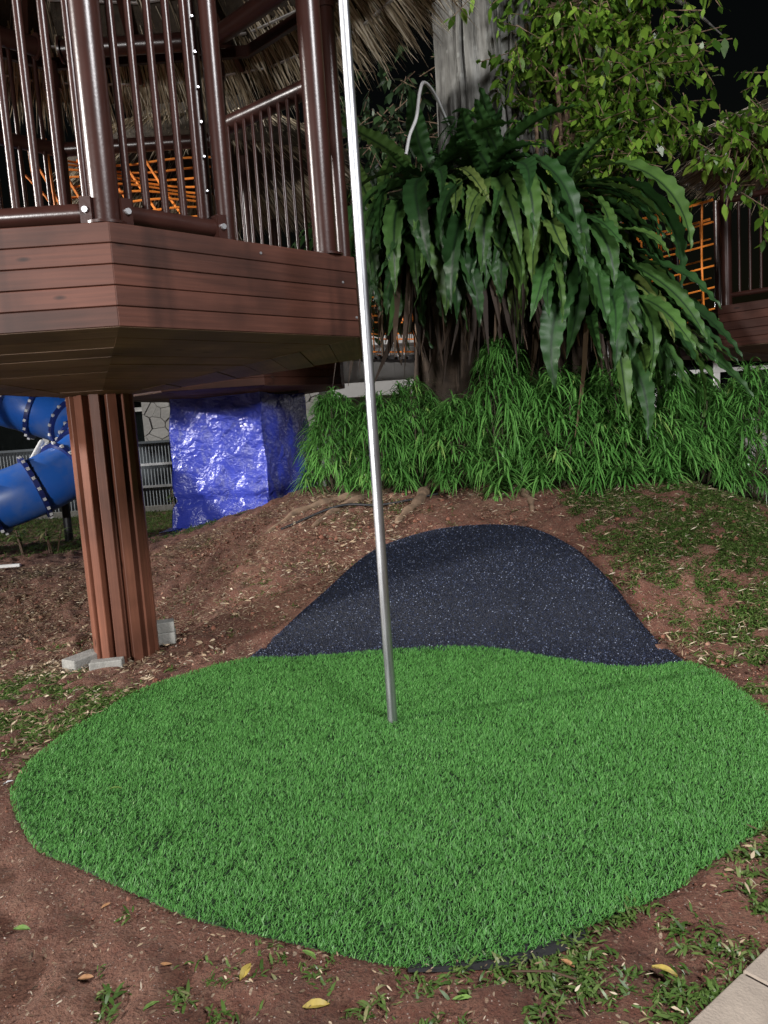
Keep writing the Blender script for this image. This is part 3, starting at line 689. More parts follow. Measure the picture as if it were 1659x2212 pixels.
# climbing net behind the near tree house
net = thing('climbing_net', 'orange rope climbing net seen through the near railings', 'rope net', (-2.3, 7.4, 3.0))
for j in range(15):
    t = j/14; y = 7.42+0.62*t; z = 3.05+1.22*t
    pts = [(x, y+0.05*sin(x*5+j), z+0.05*sin(x*2.1+j*0.7)-0.06*(x+2.2)) for x in np.linspace(-2.95, -1.48, 14)]
    put(tube_obj('rope', pts, 0.011, M['orange'], None, 6), net)
for i in range(6):
    x0 = -3.25+0.22*i
    pts = [(x0+0.75*(1-t), 7.42+0.62*t, 3.05+1.22*t-0.06*(x0+2.2)+0.01*sin(9*t+i)) for t in np.linspace(0, 1, 10)]
    put(tube_obj('rope', pts, 0.014, M['orange'], None, 6), net)
for x, y in ((-2.98, 7.35), (-2.80, 7.30)):
    put(tube_obj('rope', [(x+0.02, y, 3.3), (x, y, 3.75), (x-0.03, y+0.02, 4.25)], 0.014, M['orange'], None, 8), net)
put(tube_obj('rope', [(-3.05, 7.33, 3.95), (-2.88, 7.32, 3.75), (-2.70, 7.31, 3.4)], 0.012, M['orange'], None, 8), net)
put(tube_obj('rope_sleeve', [(-2.988, 7.355, 4.05), (-3.0, 7.36, 4.28)], 0.02, M['black'], None, 8), net)

# ------------------------------------------------------------------ tarp
def tarp():
    C = np.array([(-2.50, 9.40), (-1.36, 9.08), (-0.93, 10.05), (-2.05, 10.4)]); nu, nv = 200, 120
    u = np.linspace(0, 4, nu, endpoint=False); i = np.floor(u).astype(int); t = u-i
    tt = np.clip((t-0.02)/0.96, 0, 1)
    P = C[i]*(1-tt)[:, None]+C[(i+1) % 4]*tt[:, None]; cen = C.mean(0)
    V = []
    for j in range(nv):
        v = j/(nv-1); z = 0.14+(1.95-0.14)*v
        k = 1.0+0.10*(1-v)**2-0.02*np.exp(-((v-0.32)/0.03)**2)*2.2-0.03*v+0.05*np.exp(-(v/0.10)**2)
        q = cen+(P-cen)*k
        w = fbm(u*2.2+v*1.7, v*3.1+u*0.8, 4, 51); ridge = 1-np.abs(fbm(u*5+v*4, v*6-u*3, 3, 55))*2
        crease = 1-np.abs(fbm(u*9-v*5, v*10+u*4, 2, 59))*2
        fold = np.abs(((u*3.1+v*1.3+0.5*fbm(u*1.3, v*1.5, 2, 67)) % 1)-0.5)*2; fold2 = np.abs(((u*2.3-v*2.6+0.6*fbm(u*1.1, v*1.2, 2, 69)) % 1)-0.5)*2
        amp = 0.030*w+0.014*ridge+0.004*crease+0.030*fold*(0.4+0.6*(1-v))+0.022*fold2
        nrm = (q-cen)/np.linalg.norm(q-cen, axis=1, keepdims=True); q = q+nrm*amp[:, None]
        zz = z+0.03*fbm(u*1.5, v*2, 2, 61)+(0.05*np.sin(u*3)+0.03*fbm(u*6, u*0, 2, 63) if j == nv-1 else 0)
        V.append(np.stack([q[:, 0], q[:, 1], np.broadcast_to(zz, q[:, 0].shape)], 1))
    V = np.concatenate(V); F = []
    idx = np.arange(nu*nv).reshape(nv, nu)
    F = np.stack([idx[:-1], np.roll(idx[:-1], -1, 1), np.roll(idx[1:], -1, 1), idx[1:]], -1).reshape(-1, 4)
    o = link('blue_tarp', np_mesh('blue_tarp', V, F, smooth=True), M['tarp'])
    tag(o, 'crinkled blue plastic tarp wrapped round a block under the distant deck', 'tarp')
    # loose tail on the ground
    m = MB(); pts = [(-2.48, 9.30), (-2.60, 9.25), (-2.72, 9.2)]
    V = []
    for a, (x, y) in enumerate(pts):
        V += [(x, y-0.02, gz(x, y)+0.03), (x+0.04, y+0.25, gz(x, y)+0.10-0.03*a)]
    m.add(V, [(0, 2, 3, 1), (2, 4, 5, 3)]); f_ = m.build('tail', M['tarp'], None); f_.parent = o
tarp()

# ------------------------------------------------------------------ tube slide
SL = [(-6.3, 8.75, .52), (-5.5, 8.75, .66), (-4.75, 8.85, .82), (-4.12, 9.02, 1.0), (-3.74, 9.38, 1.22), (-3.68, 9.92, 1.48), (-4.05, 10.40, 1.76), (-4.7, 10.5, 2.02), (-5.25, 10.1, 2.28), (-5.4, 9.4, 2.55), (-5.0, 8.9, 2.8)]
slide = thing('tube_slide', 'blue plastic spiral tube slide behind the wooden column', 'slide', (-4.6, 9.6, 0.3))
path = [Vector(p) for p in catmull(SL, 10)]
cuts = [0, 8, 16, 24, 31, 38, 45, 52, 60, 68, 76, 84, 92, 100]
for a, b in zip(cuts[:-1], cuts[1:]):
    m = MB(); m.tube(path[a:b+1], 0.335, 28, cap=False); seg = put(m.build('slide_section', M['blue'], None, smooth=True, angle=60), slide)
for a in cuts:
    d = (path[min(a+1, 100)]-path[max(a-1, 0)]).normalized(); m = MB()
    m.tube([path[a]-d*0.028, path[a]-d*0.026, path[a]+d*0.026, path[a]+d*0.028], [0.34, 0.385, 0.385, 0.34], 28, cap=False)
    fl = put(m.build('flange', M['blue_dark'], None, smooth=True, angle=40), slide)
    x = d.cross(Vector((0, 0, 1))).normalized(); y = x.cross(d); m = MB()
    for k in range(18):
        t = 2*pi*k/18; q = path[a]+(x*cos(t)+y*sin(t))*0.386
        m.box(q, (0.034, 0.034, 0.034), Matrix((d, x, y)).transposed())
    bo = m.build('bolts', M['grey_plastic'], None, kind='stuff'); bo.parent = fl
put(tube_obj('support_post', [(-3.95, 9.55, 0.25), (-3.95, 9.55, 0.95)], 0.05, M['black'], None, 10), slide)
put(tube_obj('support_strut', [(-4.28, 9.3, 1.2), (-4.30, 9.9, 1.55)], 0.035, M['white'], None, 10), slide)
put(tube_obj('support_post', [(-4.9, 9.3, 0.25), (-4.9, 9.3, 2.3)], 0.05, M['black'], None, 10), slide)

# ------------------------------------------------------------------ building and fence at the back
bld = thing('building', 'low pale building with dark windows and stone clad pillars far behind', 'building', (0, 14.6, 0.3))
def bx(name, c, size, mat, parent=bld):
    m = MB(); m.box((0, 0, 0), size); o = m.build(name, mat, None, loc=c); return put(o, parent)
bx('wall', (0, 15.0, 1.55), (24, 0.5, 2.7), M['plaster'])
bx('roof', (0, 14.9, 2.98), (24.6, 1.6, 0.16), M['white'])
for x0, x1 in ((-9.5, -4.35), (-3.42, -1.62), (1.6, 3.4), (4.4, 8.4)):
    w_ = bx('window', ((x0+x1)/2, 14.735, 1.75), (x1-x0, 0.03, 1.35), M['glass'])
    for zz in (1.12, 2.06, 2.40):
        b_ = bx('window_bar', ((x0+x1)/2, 14.70, zz), (x1-x0, 0.05, 0.075), M['white']); 
    for xx in np.arange(x0+0.9, x1, 1.15): bx('mullion', (xx, 14.70, 1.75), (0.11, 0.045, 1.3), M['white'])
bx('beam', (-0.2, 14.60, 2.14), (2.4, 0.30, 0.26), M['white'])
bx('beam', (6.2, 14.60, 2.48), (5.0, 0.30, 0.12), M['white'])
def clip(poly, px, py, nx_, ny_):
    out = []; n = len(poly)
    for i in range(n):
        a, b = poly[i], poly[(i+1) % n]; da = (a[0]-px)*nx_+(a[1]-py)*ny_; db = (b[0]-px)*nx_+(b[1]-py)*ny_
        if da <= 0: out.append(a)
        if da*db < 0: t = da/(da-db); out.append((a[0]+(b[0]-a[0])*t, a[1]+(b[1]-a[1])*t))
    return out
def stone_face(parent, x0, x1, z0, z1, y, n, seed):
    r = random.Random(seed); pts = [(r.uniform(x0, x1), r.uniform(z0, z1)) for _ in range(n)]
    for _ in range(2):
        new = []
        for i, p in enumerate(pts):
            poly = [(x0, z0), (x1, z0), (x1, z1), (x0, z1)]
            for j, q in enumerate(pts):
                if i != j and poly: poly = clip(poly, (p[0]+q[0])/2, (p[1]+q[1])/2, q[0]-p[0], q[1]-p[1])
            new.append((sum(a[0] for a in poly)/len(poly), sum(a[1] for a in poly)/len(poly)))
        if _ == 0: pts = [(a*0.5+b*0.5, c*0.5+d_*0.5) for (a, c), (b, d_) in zip(pts, new)]
    for i, p in enumerate(pts):
        poly = [(x0, z0), (x1, z0), (x1, z1), (x0, z1)]
        for j, q in enumerate(pts):
            if i != j and poly: poly = clip(poly, (p[0]+q[0])/2, (p[1]+q[1])/2, q[0]-p[0], q[1]-p[1])
        c = (sum(a[0] for a in poly)/len(poly), sum(a[1] for a in poly)/len(poly))
        k = 0.965; d = 0.010+0.012*r.random(); m = MB(); N_ = len(poly)
        V = [((a-c[0])*k, 0, (b-c[1])*k) for a, b in poly]+[((a-c[0])*(k-0.03), -d, (b-c[1])*(k-0.03)) for a, b in poly]
        m.add(V, [tuple(range(N_, 2*N_))]+[(i_, (i_+1) % N_, N_+(i_+1) % N_, N_+i_) for i_ in range(N_)])
        o = m.build('stone', M['stone'], None, loc=(c[0], y, c[1])); o.parent = parent; o.matrix_parent_inverse = Matrix.Translation(-Vector(bld.location)-Vector(parent.location)) if False else Matrix.Identity(4)
for i, (x0, x1) in enumerate(((-4.35, -3.62), (-1.62, -1.05), (8.4, 9.2))):
    m = MB(); m.box((0, 0, 0), (x1-x0, 0.4, 2.6)); 
    pil = put(m.build('pillar', M['mortar'], None), bld)
    for v in pil.data.vertices: v.co = v.co+Vector(((x0+x1)/2, 14.62, 1.55))
    stone_face(pil, x0, x1, 0.9, 2.75, 14.418, 40, 5+i)
# wall lamp that is lit
lamp = thing('wall_lamp', 'small lit white floodlight glaring under the rope bridge', 'lamp', (5.35, 14.0, 3.0))
m = MB(); m.bevbox((0.34, 0.12, 0.26), 0.01); put(m.build('housing', M['black'], None, loc=(5.35, 14.10, 3.05)), lamp)
m = MB(); m.bevbox((0.29, 0.02, 0.21), 0.004); put(m.build('lens', M['glow'], None, loc=(5.35, 14.032, 3.05)), lamp)
m = MB(); m.tube([(5.35, 14.15, 3.05), (5.35, 14.7, 3.0)], 0.03, 8); put(m.build('bracket', M['black'], None), lamp)
pl_d = bpy.data.lights.new('wall_lamp_light', 'POINT'); pl_d.energy = 60; pl_d.shadow_soft_size = 0.1; plo = bpy.data.objects.new('wall_lamp_light', pl_d); COL.objects.link(plo); plo.location = (5.35, 13.9, 3.05); put(plo, lamp)

fence = thing('sheet_fence', 'dark grey corrugated sheet fence with pale rails behind the slide', 'fence', (0, 13.3, 0.3))
def corr(x0, x1, z0, z1, y):
    n = int((x1-x0)/0.014); xs = np.linspace(x0, x1, n+1); yy = y+0.006*np.where(np.arange(n+1) % 4 < 2, 1, -1)
    V = np.concatenate([np.stack([xs, yy, np.full(n+1, z0)], 1), np.stack([xs, yy, np.full(n+1, z1)], 1)]); i = np.arange(n)
    return np_mesh('sheet', V, np.stack([i, i+1, i+n+2, i+n+1], 1))
x = -9.0
while x < -0.4:
    for z0, z1 in ((0.30, 0.66), (0.70, 1.04), (1.08, 1.42)):
        put(link('sheet', corr(x, x+1.98, z0, z1, 13.3), M['fence']), fence)
    m = MB(); m.box((x, 13.33, 0.88), (0.06, 0.06, 1.16)); put(m.build('post', M['fence_rail'], None), fence); x += 2.0
for zz in (0.68, 1.06, 1.44):
    m = MB(); m.box((-4.6, 13.28, zz), (8.9, 0.05, 0.04)); put(m.build('rail', M['fence_rail'] if zz < 1.4 else M['fence'], None), fence)
m = MB(); m.box((-5.5, 12.6, 0.33), (9, 0.12, 0.14)); o = m.build('kerb', M['concrete'], None, kind='structure')

# paved path at the lower right
path_o = bpy.data.objects.new('path', None); COL.objects.link(path_o); path_o['kind'] = 'structure'
e0 = Vector((0.60, 1.652, 0)); dv = Vector((0.793, 0.609, 0)); nv_ = Vector((dv.y, -dv.x, 0))
s0 = (Vector((0.833, 1.819, 0))-e0).dot(dv)
pm = MB(); pm.bevbox((0.294, 0.294, 0.07), 0.005); pme = pm.mesh('slab'); pme.materials.append(M['paver'])
for r in range(4):
    for k in range(-4, 5):
        q = e0+dv*(s0+0.3*(k+0.5))+nv_*(0.16+0.3*r); ob = bpy.data.objects.new('slab', pme); COL.objects.link(ob); ob.parent = path_o
        ob.location = (q.x, q.y, 0.012+random.uniform(-0.002, 0.002)); ob.rotation_euler = (0, 0, atan2(dv.y, dv.x)+random.uniform(-0.006, 0.006))
# far path to the right of the berm
xs = np.linspace(4.15, 4.75, 6); ys = np.linspace(6.4, 12.5, 40); X, Y = np.meshgrid(xs, ys); Zp = ground(X, Y)+0.05; idx = np.arange(X.size).reshape(X.shape)
F = np.stack([idx[:-1, :-1], idx[:-1, 1:], idx[1:, 1:], idx[1:, :-1]], -1).reshape(-1, 4)
link('pavement', np_mesh('pavement', np.stack([X, Y, Zp], -1).reshape(-1, 3), F, smooth=True), M['paver'], kind='structure')
# white bar on the left
m = MB(); m.bevbox((0.5, 0.05, 0.03), 0.004); o = m.build('white_bar', M['white'], None, loc=(-4.02, 7.83, gz(-4.02, 7.83)+0.03), rot=(0, 0, 0.03)); tag(o, 'short white plastic bar lying on the soil at the left edge', 'bar')

# ------------------------------------------------------------------ big tree
tree = thing('fig_tree', 'large grey fig tree with aerial roots rising behind the hedge', 'tree', (1.35, 8.3, 0.8))
def trunk_mesh(cx, cy, z0, z1, r0, r1, seed, lean=(0, 0), nk=128, nz=60, rid=0.12):
    V = []; a = np.linspace(0, 2*pi, nk, endpoint=False)
    for j in range(nz):
        t = j/(nz-1); z = z0+(z1-z0)*t; r = r0+(r1-r0)*t**0.8
        rr = r*(1+rid*fbm(a*0+np.cos(a)*2.2+seed, np.sin(a)*2.2+z*0.10, 3, seed)+rid*0.8*np.abs(np.sin(a*3.5+0.3*z+seed))*(1-0.5*t)+rid*0.45*np.abs(np.sin(a*8.5+0.5*np.sin(z*1.3)+seed)))
        V.append(np.stack([cx+lean[0]*t+rr*np.cos(a), cy+lean[1]*t+rr*np.sin(a), np.full(nk, z)], 1))
    idx = np.arange(nk*nz).reshape(nz, nk)
    F = np.stack([idx[:-1], np.roll(idx[:-1], -1, 1), np.roll(idx[1:], -1, 1), idx[1:]], -1).reshape(-1, 4)
    return np_mesh('trunk', np.concatenate(V), F, smooth=True)
put(link('trunk', trunk_mesh(1.36, 8.35, 0.5, 7.5, 0.56, 0.48, 3, (0.0, 0), rid=0.16), M['bark']), tree)
put(link('trunk', trunk_mesh(2.05, 8.7, 0.5, 7.0, 0.42, 0.33, 8, (0.15, 0.1)), M['root_bark']), tree)
put(link('root_mass', trunk_mesh(1.30, 8.3, 0.4, 3.1, 0.74, 0.60, 12, (0, 0), rid=0.45), M['dark_root']), tree)
rr_ = random.Random(4)
for i in range(46):
    a = rr_.uniform(pi*0.85, pi*2.15); r = rr_.uniform(0.62, 0.80); x = 1.25+r*cos(a)+(0.75 if rr_.random() < 0.42 else 0); y = 8.35+r*sin(a)*0.8
    z1 = rr_.uniform(1.8, 3.0) if x < 1.6 else rr_.uniform(2.4, 5.6); pts = [(x+rr_.uniform(-.04, .04), y+rr_.uniform(-.03, .03), z) for z in np.linspace(0.6, z1, 9)]; rad = rr_.uniform(0.008, 0.035) if z1 < 3.2 else rr_.uniform(0.006, 0.022)
    put(tube_obj('aerial_root', catmull(pts, 3), rad, M['root_bark'] if rr_.random() < 0.6 else M['bark'], None, 8), tree)
for i in range(12):
    a = rr_.uniform(pi*1.2, pi*1.95); pts = []
    for z in np.linspace(2.4, rr_.uniform(6.2, 7.0), 10):
        rr0 = 0.66-0.015*z; a += rr_.uniform(-.10, .10); pts.append((1.34+rr0*cos(a), 8.35+rr0*sin(a), z))
    put(tube_obj('aerial_root', catmull(pts, 3), rr_.uniform(0.006, 0.03), M['bark'], None, 8), tree)
for pts, r0 in (([(-1.05, 6.70), (-0.80, 6.92), (-0.5, 7.1), (-0.2, 7.32), (0.3, 7.8)], 0.05), ([(-0.62, 6.55), (-0.45, 6.85), (-0.2, 7.1), (0.2, 7.6)], 0.045), ([(0.10, 6.42), (0.20, 6.62), (0.33, 6.85), (0.42, 7.25), (0.7, 7.8)], 0.06), ([(1.22, 6.30), (1.25, 6.5), (1.24, 6.75), (1.3, 7.3)], 0.045)):
    sp_ = [(p[0], p[1], gz(p[0], p[1])+0.015) for p in catmull([(*q, 0) for q in pts], 6)]; n = len(sp_)
    put(tube_obj('root', sp_, [r0*(0.35+0.9*i/n)*(1+0.25*sin(i*1.3)) for i in range(n)], M['root_bark'], None, 10), tree)
for pts, r in (([(1.2, 8.35, 6.2), (2.2, 8.0, 6.6), (3.4, 7.6, 6.4), (4.2, 7.4, 6.0)], 0.10), ([(2.1, 8.6, 5.4), (2.6, 8.1, 5.6), (3.1, 7.8, 5.3), (3.5, 7.7, 4.9)], 0.06), ([(1.1, 8.3, 6.8), (0.4, 8.6, 7.4), (-0.6, 9.0, 8.0)], 0.14)):
    q = catmull(pts, 6); put(tube_obj('limb', q, [r*(1-0.97*i/len(q)) for i in range(len(q))], M['bark'], None, 10), tree)
# hanging leafy sprays of the crown
def leaf_cloud(sprays, per, L0, W0, seed, spread=0.16):
    r = np.random.default_rng(seed); P = []; D = []; Ls = []; S = []
    for (p0, p1, n_tw) in sprays:
        p0 = np.array(p0); p1 = np.array(p1)
        for _ in range(n_tw):
            a = p0+(p1-p0)*r.random()+r.normal(0, spread, 3); ln = r.uniform(0.2, 0.5)
            dirv = np.array([r.normal(0, 0.5), r.normal(-0.25, 0.4), r.uniform(-1.0, 0.1)]); dirv /= np.linalg.norm(dirv)
            S.append((a, a+dirv*ln))
            for t in np.linspace(0.1, 1, per):
                P.append(a+dirv*ln*t+r.normal(0, 0.015, 3)); e = dirv*0.5+r.normal(0, 0.6, 3); e[2] -= 0.5; D.append(e); Ls.append(L0*r.uniform(0.6, 1.2))
    P, D, Ls = np.array(P), np.array(D), np.array(Ls)
    V, F, R = blades(P, D, Ls, Ls*W0, 0.15, (0.12, 0.85, 1.0, 0.55, 0.04), roll=r.uniform(-0.9, 0.9, len(P)), rnd=r.random(len(P)))
    return (V, F, R), S
sprays = [((1.9, 7.7, 5.05), (2.6, 7.6, 5.4), 52), ((2.2, 7.7, 5.4), (2.85, 7.5, 5.3), 64), ((2.0, 7.9, 4.25), (2.5, 7.7, 4.45), 66), ((2.3, 7.7, 4.5), (2.95, 7.6, 4.85), 66), ((2.1, 7.8, 3.85), (2.5, 7.6, 4.1), 52), ((2.5, 7.6, 3.75), (2.8, 7.5, 4.2), 44), ((1.8, 8.0, 4.6), (2.0, 7.9, 5.6), 52), ((1.55, 7.85, 4.2), (1.75, 7.8, 5.2), 26), ((2.9, 7.3, 3.95), (3.8, 7.1, 3.95), 46), ((3.45, 7.2, 3.55), (3.75, 7.0, 3.65), 10), ((1.5, 7.75, 4.6), (1.75, 7.7, 5.6), 26), ((2.5, 7.6, 4.0), (2.8, 7.5, 5.2), 40)]
leaf, stems = leaf_cloud(sprays, 9, 0.115, 0.52, 77)
put(link('crown', np_mesh('crown', *leaf), M['crown'], kind='stuff'), tree)
m = MB()
for a, b in stems: m.tube([a, b], 0.004, 4, cap=False)
put(m.build('twigs', M['root_bark'], None, kind='stuff'), tree)
# creeper behind, its dimness painted into the leaf colour
creeper = thing('creeper', 'dimly lit creeper left of the big trunk under the thatch eave', 'creeper', (0.2, 9.2, 0.6))
leaf, stems = leaf_cloud([((-0.3, 9.1, 3.6), (0.8, 8.9, 4.9), 90), ((-0.2, 9.2, 3.1), (0.6, 9.0, 3.6), 50), ((0.0, 9.2, 4.6), (0.8, 9.0, 5.4), 50)], 7, 0.15, 0.5, 91, 0.25)
put(link('foliage', np_mesh('foliage', *leaf), M['shaded_leaf'], kind='stuff'), creeper)
m = MB()
for a, b in stems: m.tube([a, b], 0.005, 4, cap=False)
put(m.build('stem', M['root_bark'], None, kind='stuff'), creeper)

# bent white hose and black cable by the trunk
o = tube_obj('white_hose', catmull([(0.86, 7.72, 4.28), (0.72, 7.35, 4.40), (0.60, 7.05, 4.40), (0.55, 7.0, 4.30), (0.51, 7.0, 4.10), (0.44, 7.0, 3.95), (0.40, 7.0, 3.80)], 6), 0.015, M['grey_plastic'], None, 10); tag(o, 'thin bent white hose hanging in front of the dark gap left of the trunk', 'hose')
o = tube_obj('black_cable', catmull([(-0.9, 6.62, gz(-.9, 6.62)+0.03), (-0.4, 6.85, gz(-.4, 6.85)+0.05), (0.0, 6.8, gz(0, 6.8)+0.03), (0.5, 7.0, gz(.5, 7)+0.02)], 8), 0.012, M['black'], None, 8); tag(o, 'thin black cable lying across the tree roots below the hedge', 'cable')

# ------------------------------------------------------------------ bird's nest ferns
def fern_leaf(L_, W_, e0, e1, seed, wav=0.16, twist=0.0):
    r = random.Random(seed); ns, nu = 72, 7; V = []; mid = []
    x, z = 0.03, 0.0; ph1, ph2 = r.uniform(0, 6), r.uniform(0, 6); yb = 0
    for i in range(ns+1):
        t = i/ns; e = e0+(e1-e0)*(t**0.55); tw = twist*t
        w = W_*0.5*max(0.03, min(1.0, (0.28+1.6*t))*(1-max(0, (t-0.5)/0.5)**1.8))
        for k in range(nu):
            u = -1+2*k/(nu-1); rip = wav*W_*(abs(u)**1.5)*(0.75*sin(t*78+(ph1 if u > 0 else ph2)+1.5*sin(t*9+ph2))+0.5*sin(t*23+(ph2 if u > 0 else ph1)))
            we = w*(1+0.06*abs(u)*sin(t*84+ph1*(1 if u > 0 else 2)))
            up_ = abs(u)*w*0.30+rip
            yy = u*we*cos(tw); off = up_+u*we*sin(tw)
            V.append((x-sin(e)*off, yb+yy, z+cos(e)*off)); mid.append(1-abs(u))
        st = L_/ns; x += cos(e)*st; z += sin(e)*st; yb += 0.004*sin(ph1+t*4)
    F = [(i*nu+k, i*nu+k+1, (i+1)*nu+k+1, (i+1)*nu+k) for i in range(ns) for k in range(nu-1)]
    return np_mesh('leaf', np.array(V), np.array(F), np.full(len(V), r.random()), True, {'mid': mid})
R_ = radians
LEAF = {'hang': [fern_leaf(1.15+0.40*random.random(), 0.18+0.06*random.random(), R_(34+9*i), R_(-99), 100+i, 0.06, random.uniform(-.6, .6)) for i in range(5)],
        'arch': [fern_leaf(1.15+0.2*random.random(), 0.16+0.04*random.random(), R_(35+8*i), R_(-66), 120+i, 0.06, random.uniform(-.6, .6)) for i in range(5)],
        'up': [fern_leaf(0.80+0.2*random.random(), 0.18+0.04*random.random(), R_(82), R_(40-22*i), 140+i, 0.06, random.uniform(-.5, .5)) for i in range(4)],
        'splay': [fern_leaf(1.25+0.3*random.random(), 0.16+0.04*random.random(), R_(2), R_(-46-9*i), 160+i, 0.06, random.uniform(-.9, .9)) for i in range(4)]}
for v in LEAF.values():
    for me in v: me.materials.append(M['fern'])
def nest_fern(label, loc, spec, seed, dead=26):
    r = random.Random(seed); root = thing('nest_fern', label, 'fern', loc, 'nest ferns on the trunk')
    for kind, n, a0, a1, s in spec:
        for i in range(n):
            a = R_(a0+(a1-a0)*(i+r.uniform(-.4, 1.4)*0.8)/max(1, n))
            ob = bpy.data.objects.new('leaf', r.choice(LEAF[kind])); COL.objects.link(ob); ob.parent = root
            ob.location = (r.uniform(-.12, .12), r.uniform(-.10, .10), r.uniform(-.50, .18) if kind != 'up' else r.uniform(0, .15)); ob.rotation_euler = (r.uniform(-.16, .16), r.uniform(-.18, .18), a)
            k = s*r.uniform(0.72, 1.12); ob.scale = (k, k*r.uniform(0.7, 1.2), k)
    if dead:
        rg = np.random.default_rng(seed); a = rg.uniform(-pi, 0.2, dead); rr = rg.uniform(0.10, 0.36, dead)
        P = np.stack([rr*np.cos(a), rr*np.sin(a), rg.uniform(-.3, 0.05, dead)], 1); D = np.stack([np.cos(a)*0.22, np.sin(a)*0.22, -np.ones(dead)], 1)
        V, F, R = blades(P, D, rg.uniform(0.6, 1.5, dead), rg.uniform(0.03, 0.10, dead), 0.0, (0.5, 1, 0.9, 0.6, 0.1), roll=rg.uniform(-1.5, 1.5, dead), curl=rg.normal(0, 0.08, dead))
        link('dead_fronds', np_mesh('dead_fronds', V, F, R), M['fern_dry'], root, kind='stuff')
    return root
nest_fern('nest fern with long hanging strap leaves on the left front of the trunk', (0.62, 7.50, 3.52), [('hang', 30, -175, -20, 1.0), ('arch', 16, -195, -60, 0.9), ('up', 8, -170, -10, 1.0)], 1, 90)
nest_fern('nest fern with long hanging strap leaves on the middle front of the trunk', (1.22, 7.35, 3.48), [('hang', 34, -170, -10, 1.05), ('arch', 16, -170, -10, 0.95), ('up', 10, -170, -10, 1.05)], 2, 110)
nest_fern('nest fern with drooping leaves on the right front of the trunk', (1.78, 7.42, 3.30), [('hang', 32, -155, 0, 1.1), ('arch', 16, -125, 20, 1.0), ('up', 6, -140, 0, 1.0)], 3, 90)
nest_fern('nest fern throwing long leaves out to the right over the hedge', (2.02, 7.30, 2.72), [('splay', 30, -80, -4, 1.0), ('arch', 14, -105, -25, 1.05), ('hang', 14, -110, -10, 1.10)], 4, 12)
nest_fern('small dim nest fern behind the steel pole at the left of the trunk', (0.12, 7.9, 3.35), [('hang', 16, -180, -30, 0.95), ('arch', 10, -220, -40, 0.85), ('up', 2, -140, -60, 0.8)], 5, 50)
# hanging dead thatch of roots and fronds under the ferns
o_ = None
# soft fern higher on the trunk
sf = thing('soft_fern', 'feathery bright green fern growing on the trunk above the nest ferns', 'fern', (0.95, 7.62, 4.20))
P, D, Ls = [], [], []
rg = np.random.default_rng(5)
for f in range(46):
    a = rg.uniform(-pi, 0); el = rg.uniform(-0.9, 0.9); ln = rg.uniform(0.28, 0.55); p = np.array([rg.uniform(-.16, .22), rg.uniform(-.08, .05), rg.uniform(-.45, .12)])
    d = np.array([cos(a)*cos(el), sin(a)*cos(el)*0.7, sin(el)]); side = np.cross(d, [0, 0, 1.0]); side /= np.linalg.norm(side)+1e-6
    for t in np.linspace(0.1, 1, 22):
        q = p+d*ln*t; q[2] -= 0.55*ln*t*t
        for s in (-1, 1): P.append(q); D.append(side*s+d*0.35-np.array([0, 0, 0.25])); Ls.append(0.075*(1-0.75*t)+0.012)
V, F, R = blades(np.array(P), np.array(D), np.array(Ls), 0.013, 0.1, (0.8, 1, 0.15)); link('fronds', np_mesh('fronds', V, F, R), M['fern_soft'], sf, kind='stuff')

# ------------------------------------------------------------------ hedge shrubs
def shrub_mesh(seed, rx, ry, h, heads, leaf_l=0.22, per=42):
    """rosettes of arching narrow leaves at the ends of thin branches, spread over a rounded dome"""
    r = np.random.default_rng(seed); P, D, Ls, T = [], [], [], []; st = MB(); cs = []
    tries = 0
    while len(cs) < heads and tries < 4000:
        tries += 1; a = r.uniform(0, 2*pi); v = r.uniform(0.02, 1.0)**0.8; rad = sqrt(max(0.02, 1-v**2.2))*r.uniform(0.7, 1.0)
        c = np.array([rx*rad*cos(a), ry*rad*sin(a), h*(0.10+0.84*v)])
        if all(np.linalg.norm((c-q)*np.array([1, 1, 0.9])) > 0.088*(leaf_l/0.22) for q in cs): cs.append(c)
    for i, c in enumerate(cs):
        out = np.array([c[0]/rx*0.6, c[1]/ry*0.6, 0.0]); n = int(per*r.uniform(0.75, 1.25)); tone = r.random()*0.55; sc_ = r.uniform(0.8, 1.2)
        if i % 3 == 0: st.tube([(c[0]*0.25, c[1]*0.25, 0), (c[0]*0.75, c[1]*0.75, c[2]*0.5), tuple(c)], [0.008, 0.006, 0.004], 5, cap=False)
        for k in range(n):
            b = r.uniform(0, 2*pi); e = r.uniform(0.0, 1.25); d = np.array([cos(b)*cos(e), sin(b)*cos(e), sin(e)])+out*0.5
            P.append(c+np.array([0, 0, r.uniform(-0.07, 0.03)])+out*r.uniform(-.04, .02)); D.append(d); Ls.append(leaf_l*sc_*r.uniform(0.55, 1.1)); T.append(np.clip(tone+r.random()*0.5, 0, 1))
    V, F, R = blades(np.array(P), np.array(D), np.array(Ls), 0.0145*leaf_l/0.22, r.uniform(0.55, 1.05, len(P)), (0.5, 0.95, 1.0, 0.85, 0.55, 0.05), roll=r.uniform(-.4, .4, len(P)), rnd=np.array(T))
    fm = np_mesh('foliage', V, F, R); fm.materials.append(M['hedge']); sm = st.mesh('stems'); sm.materials.append(M['stem']); return fm, sm
SHM = [shrub_mesh(200+i, 0.37, 0.30, 1.0, 80, 0.20) for i in range(4)]
SMALL = shrub_mesh(220, 0.14, 0.12, 0.34, 6, 0.24, 34)
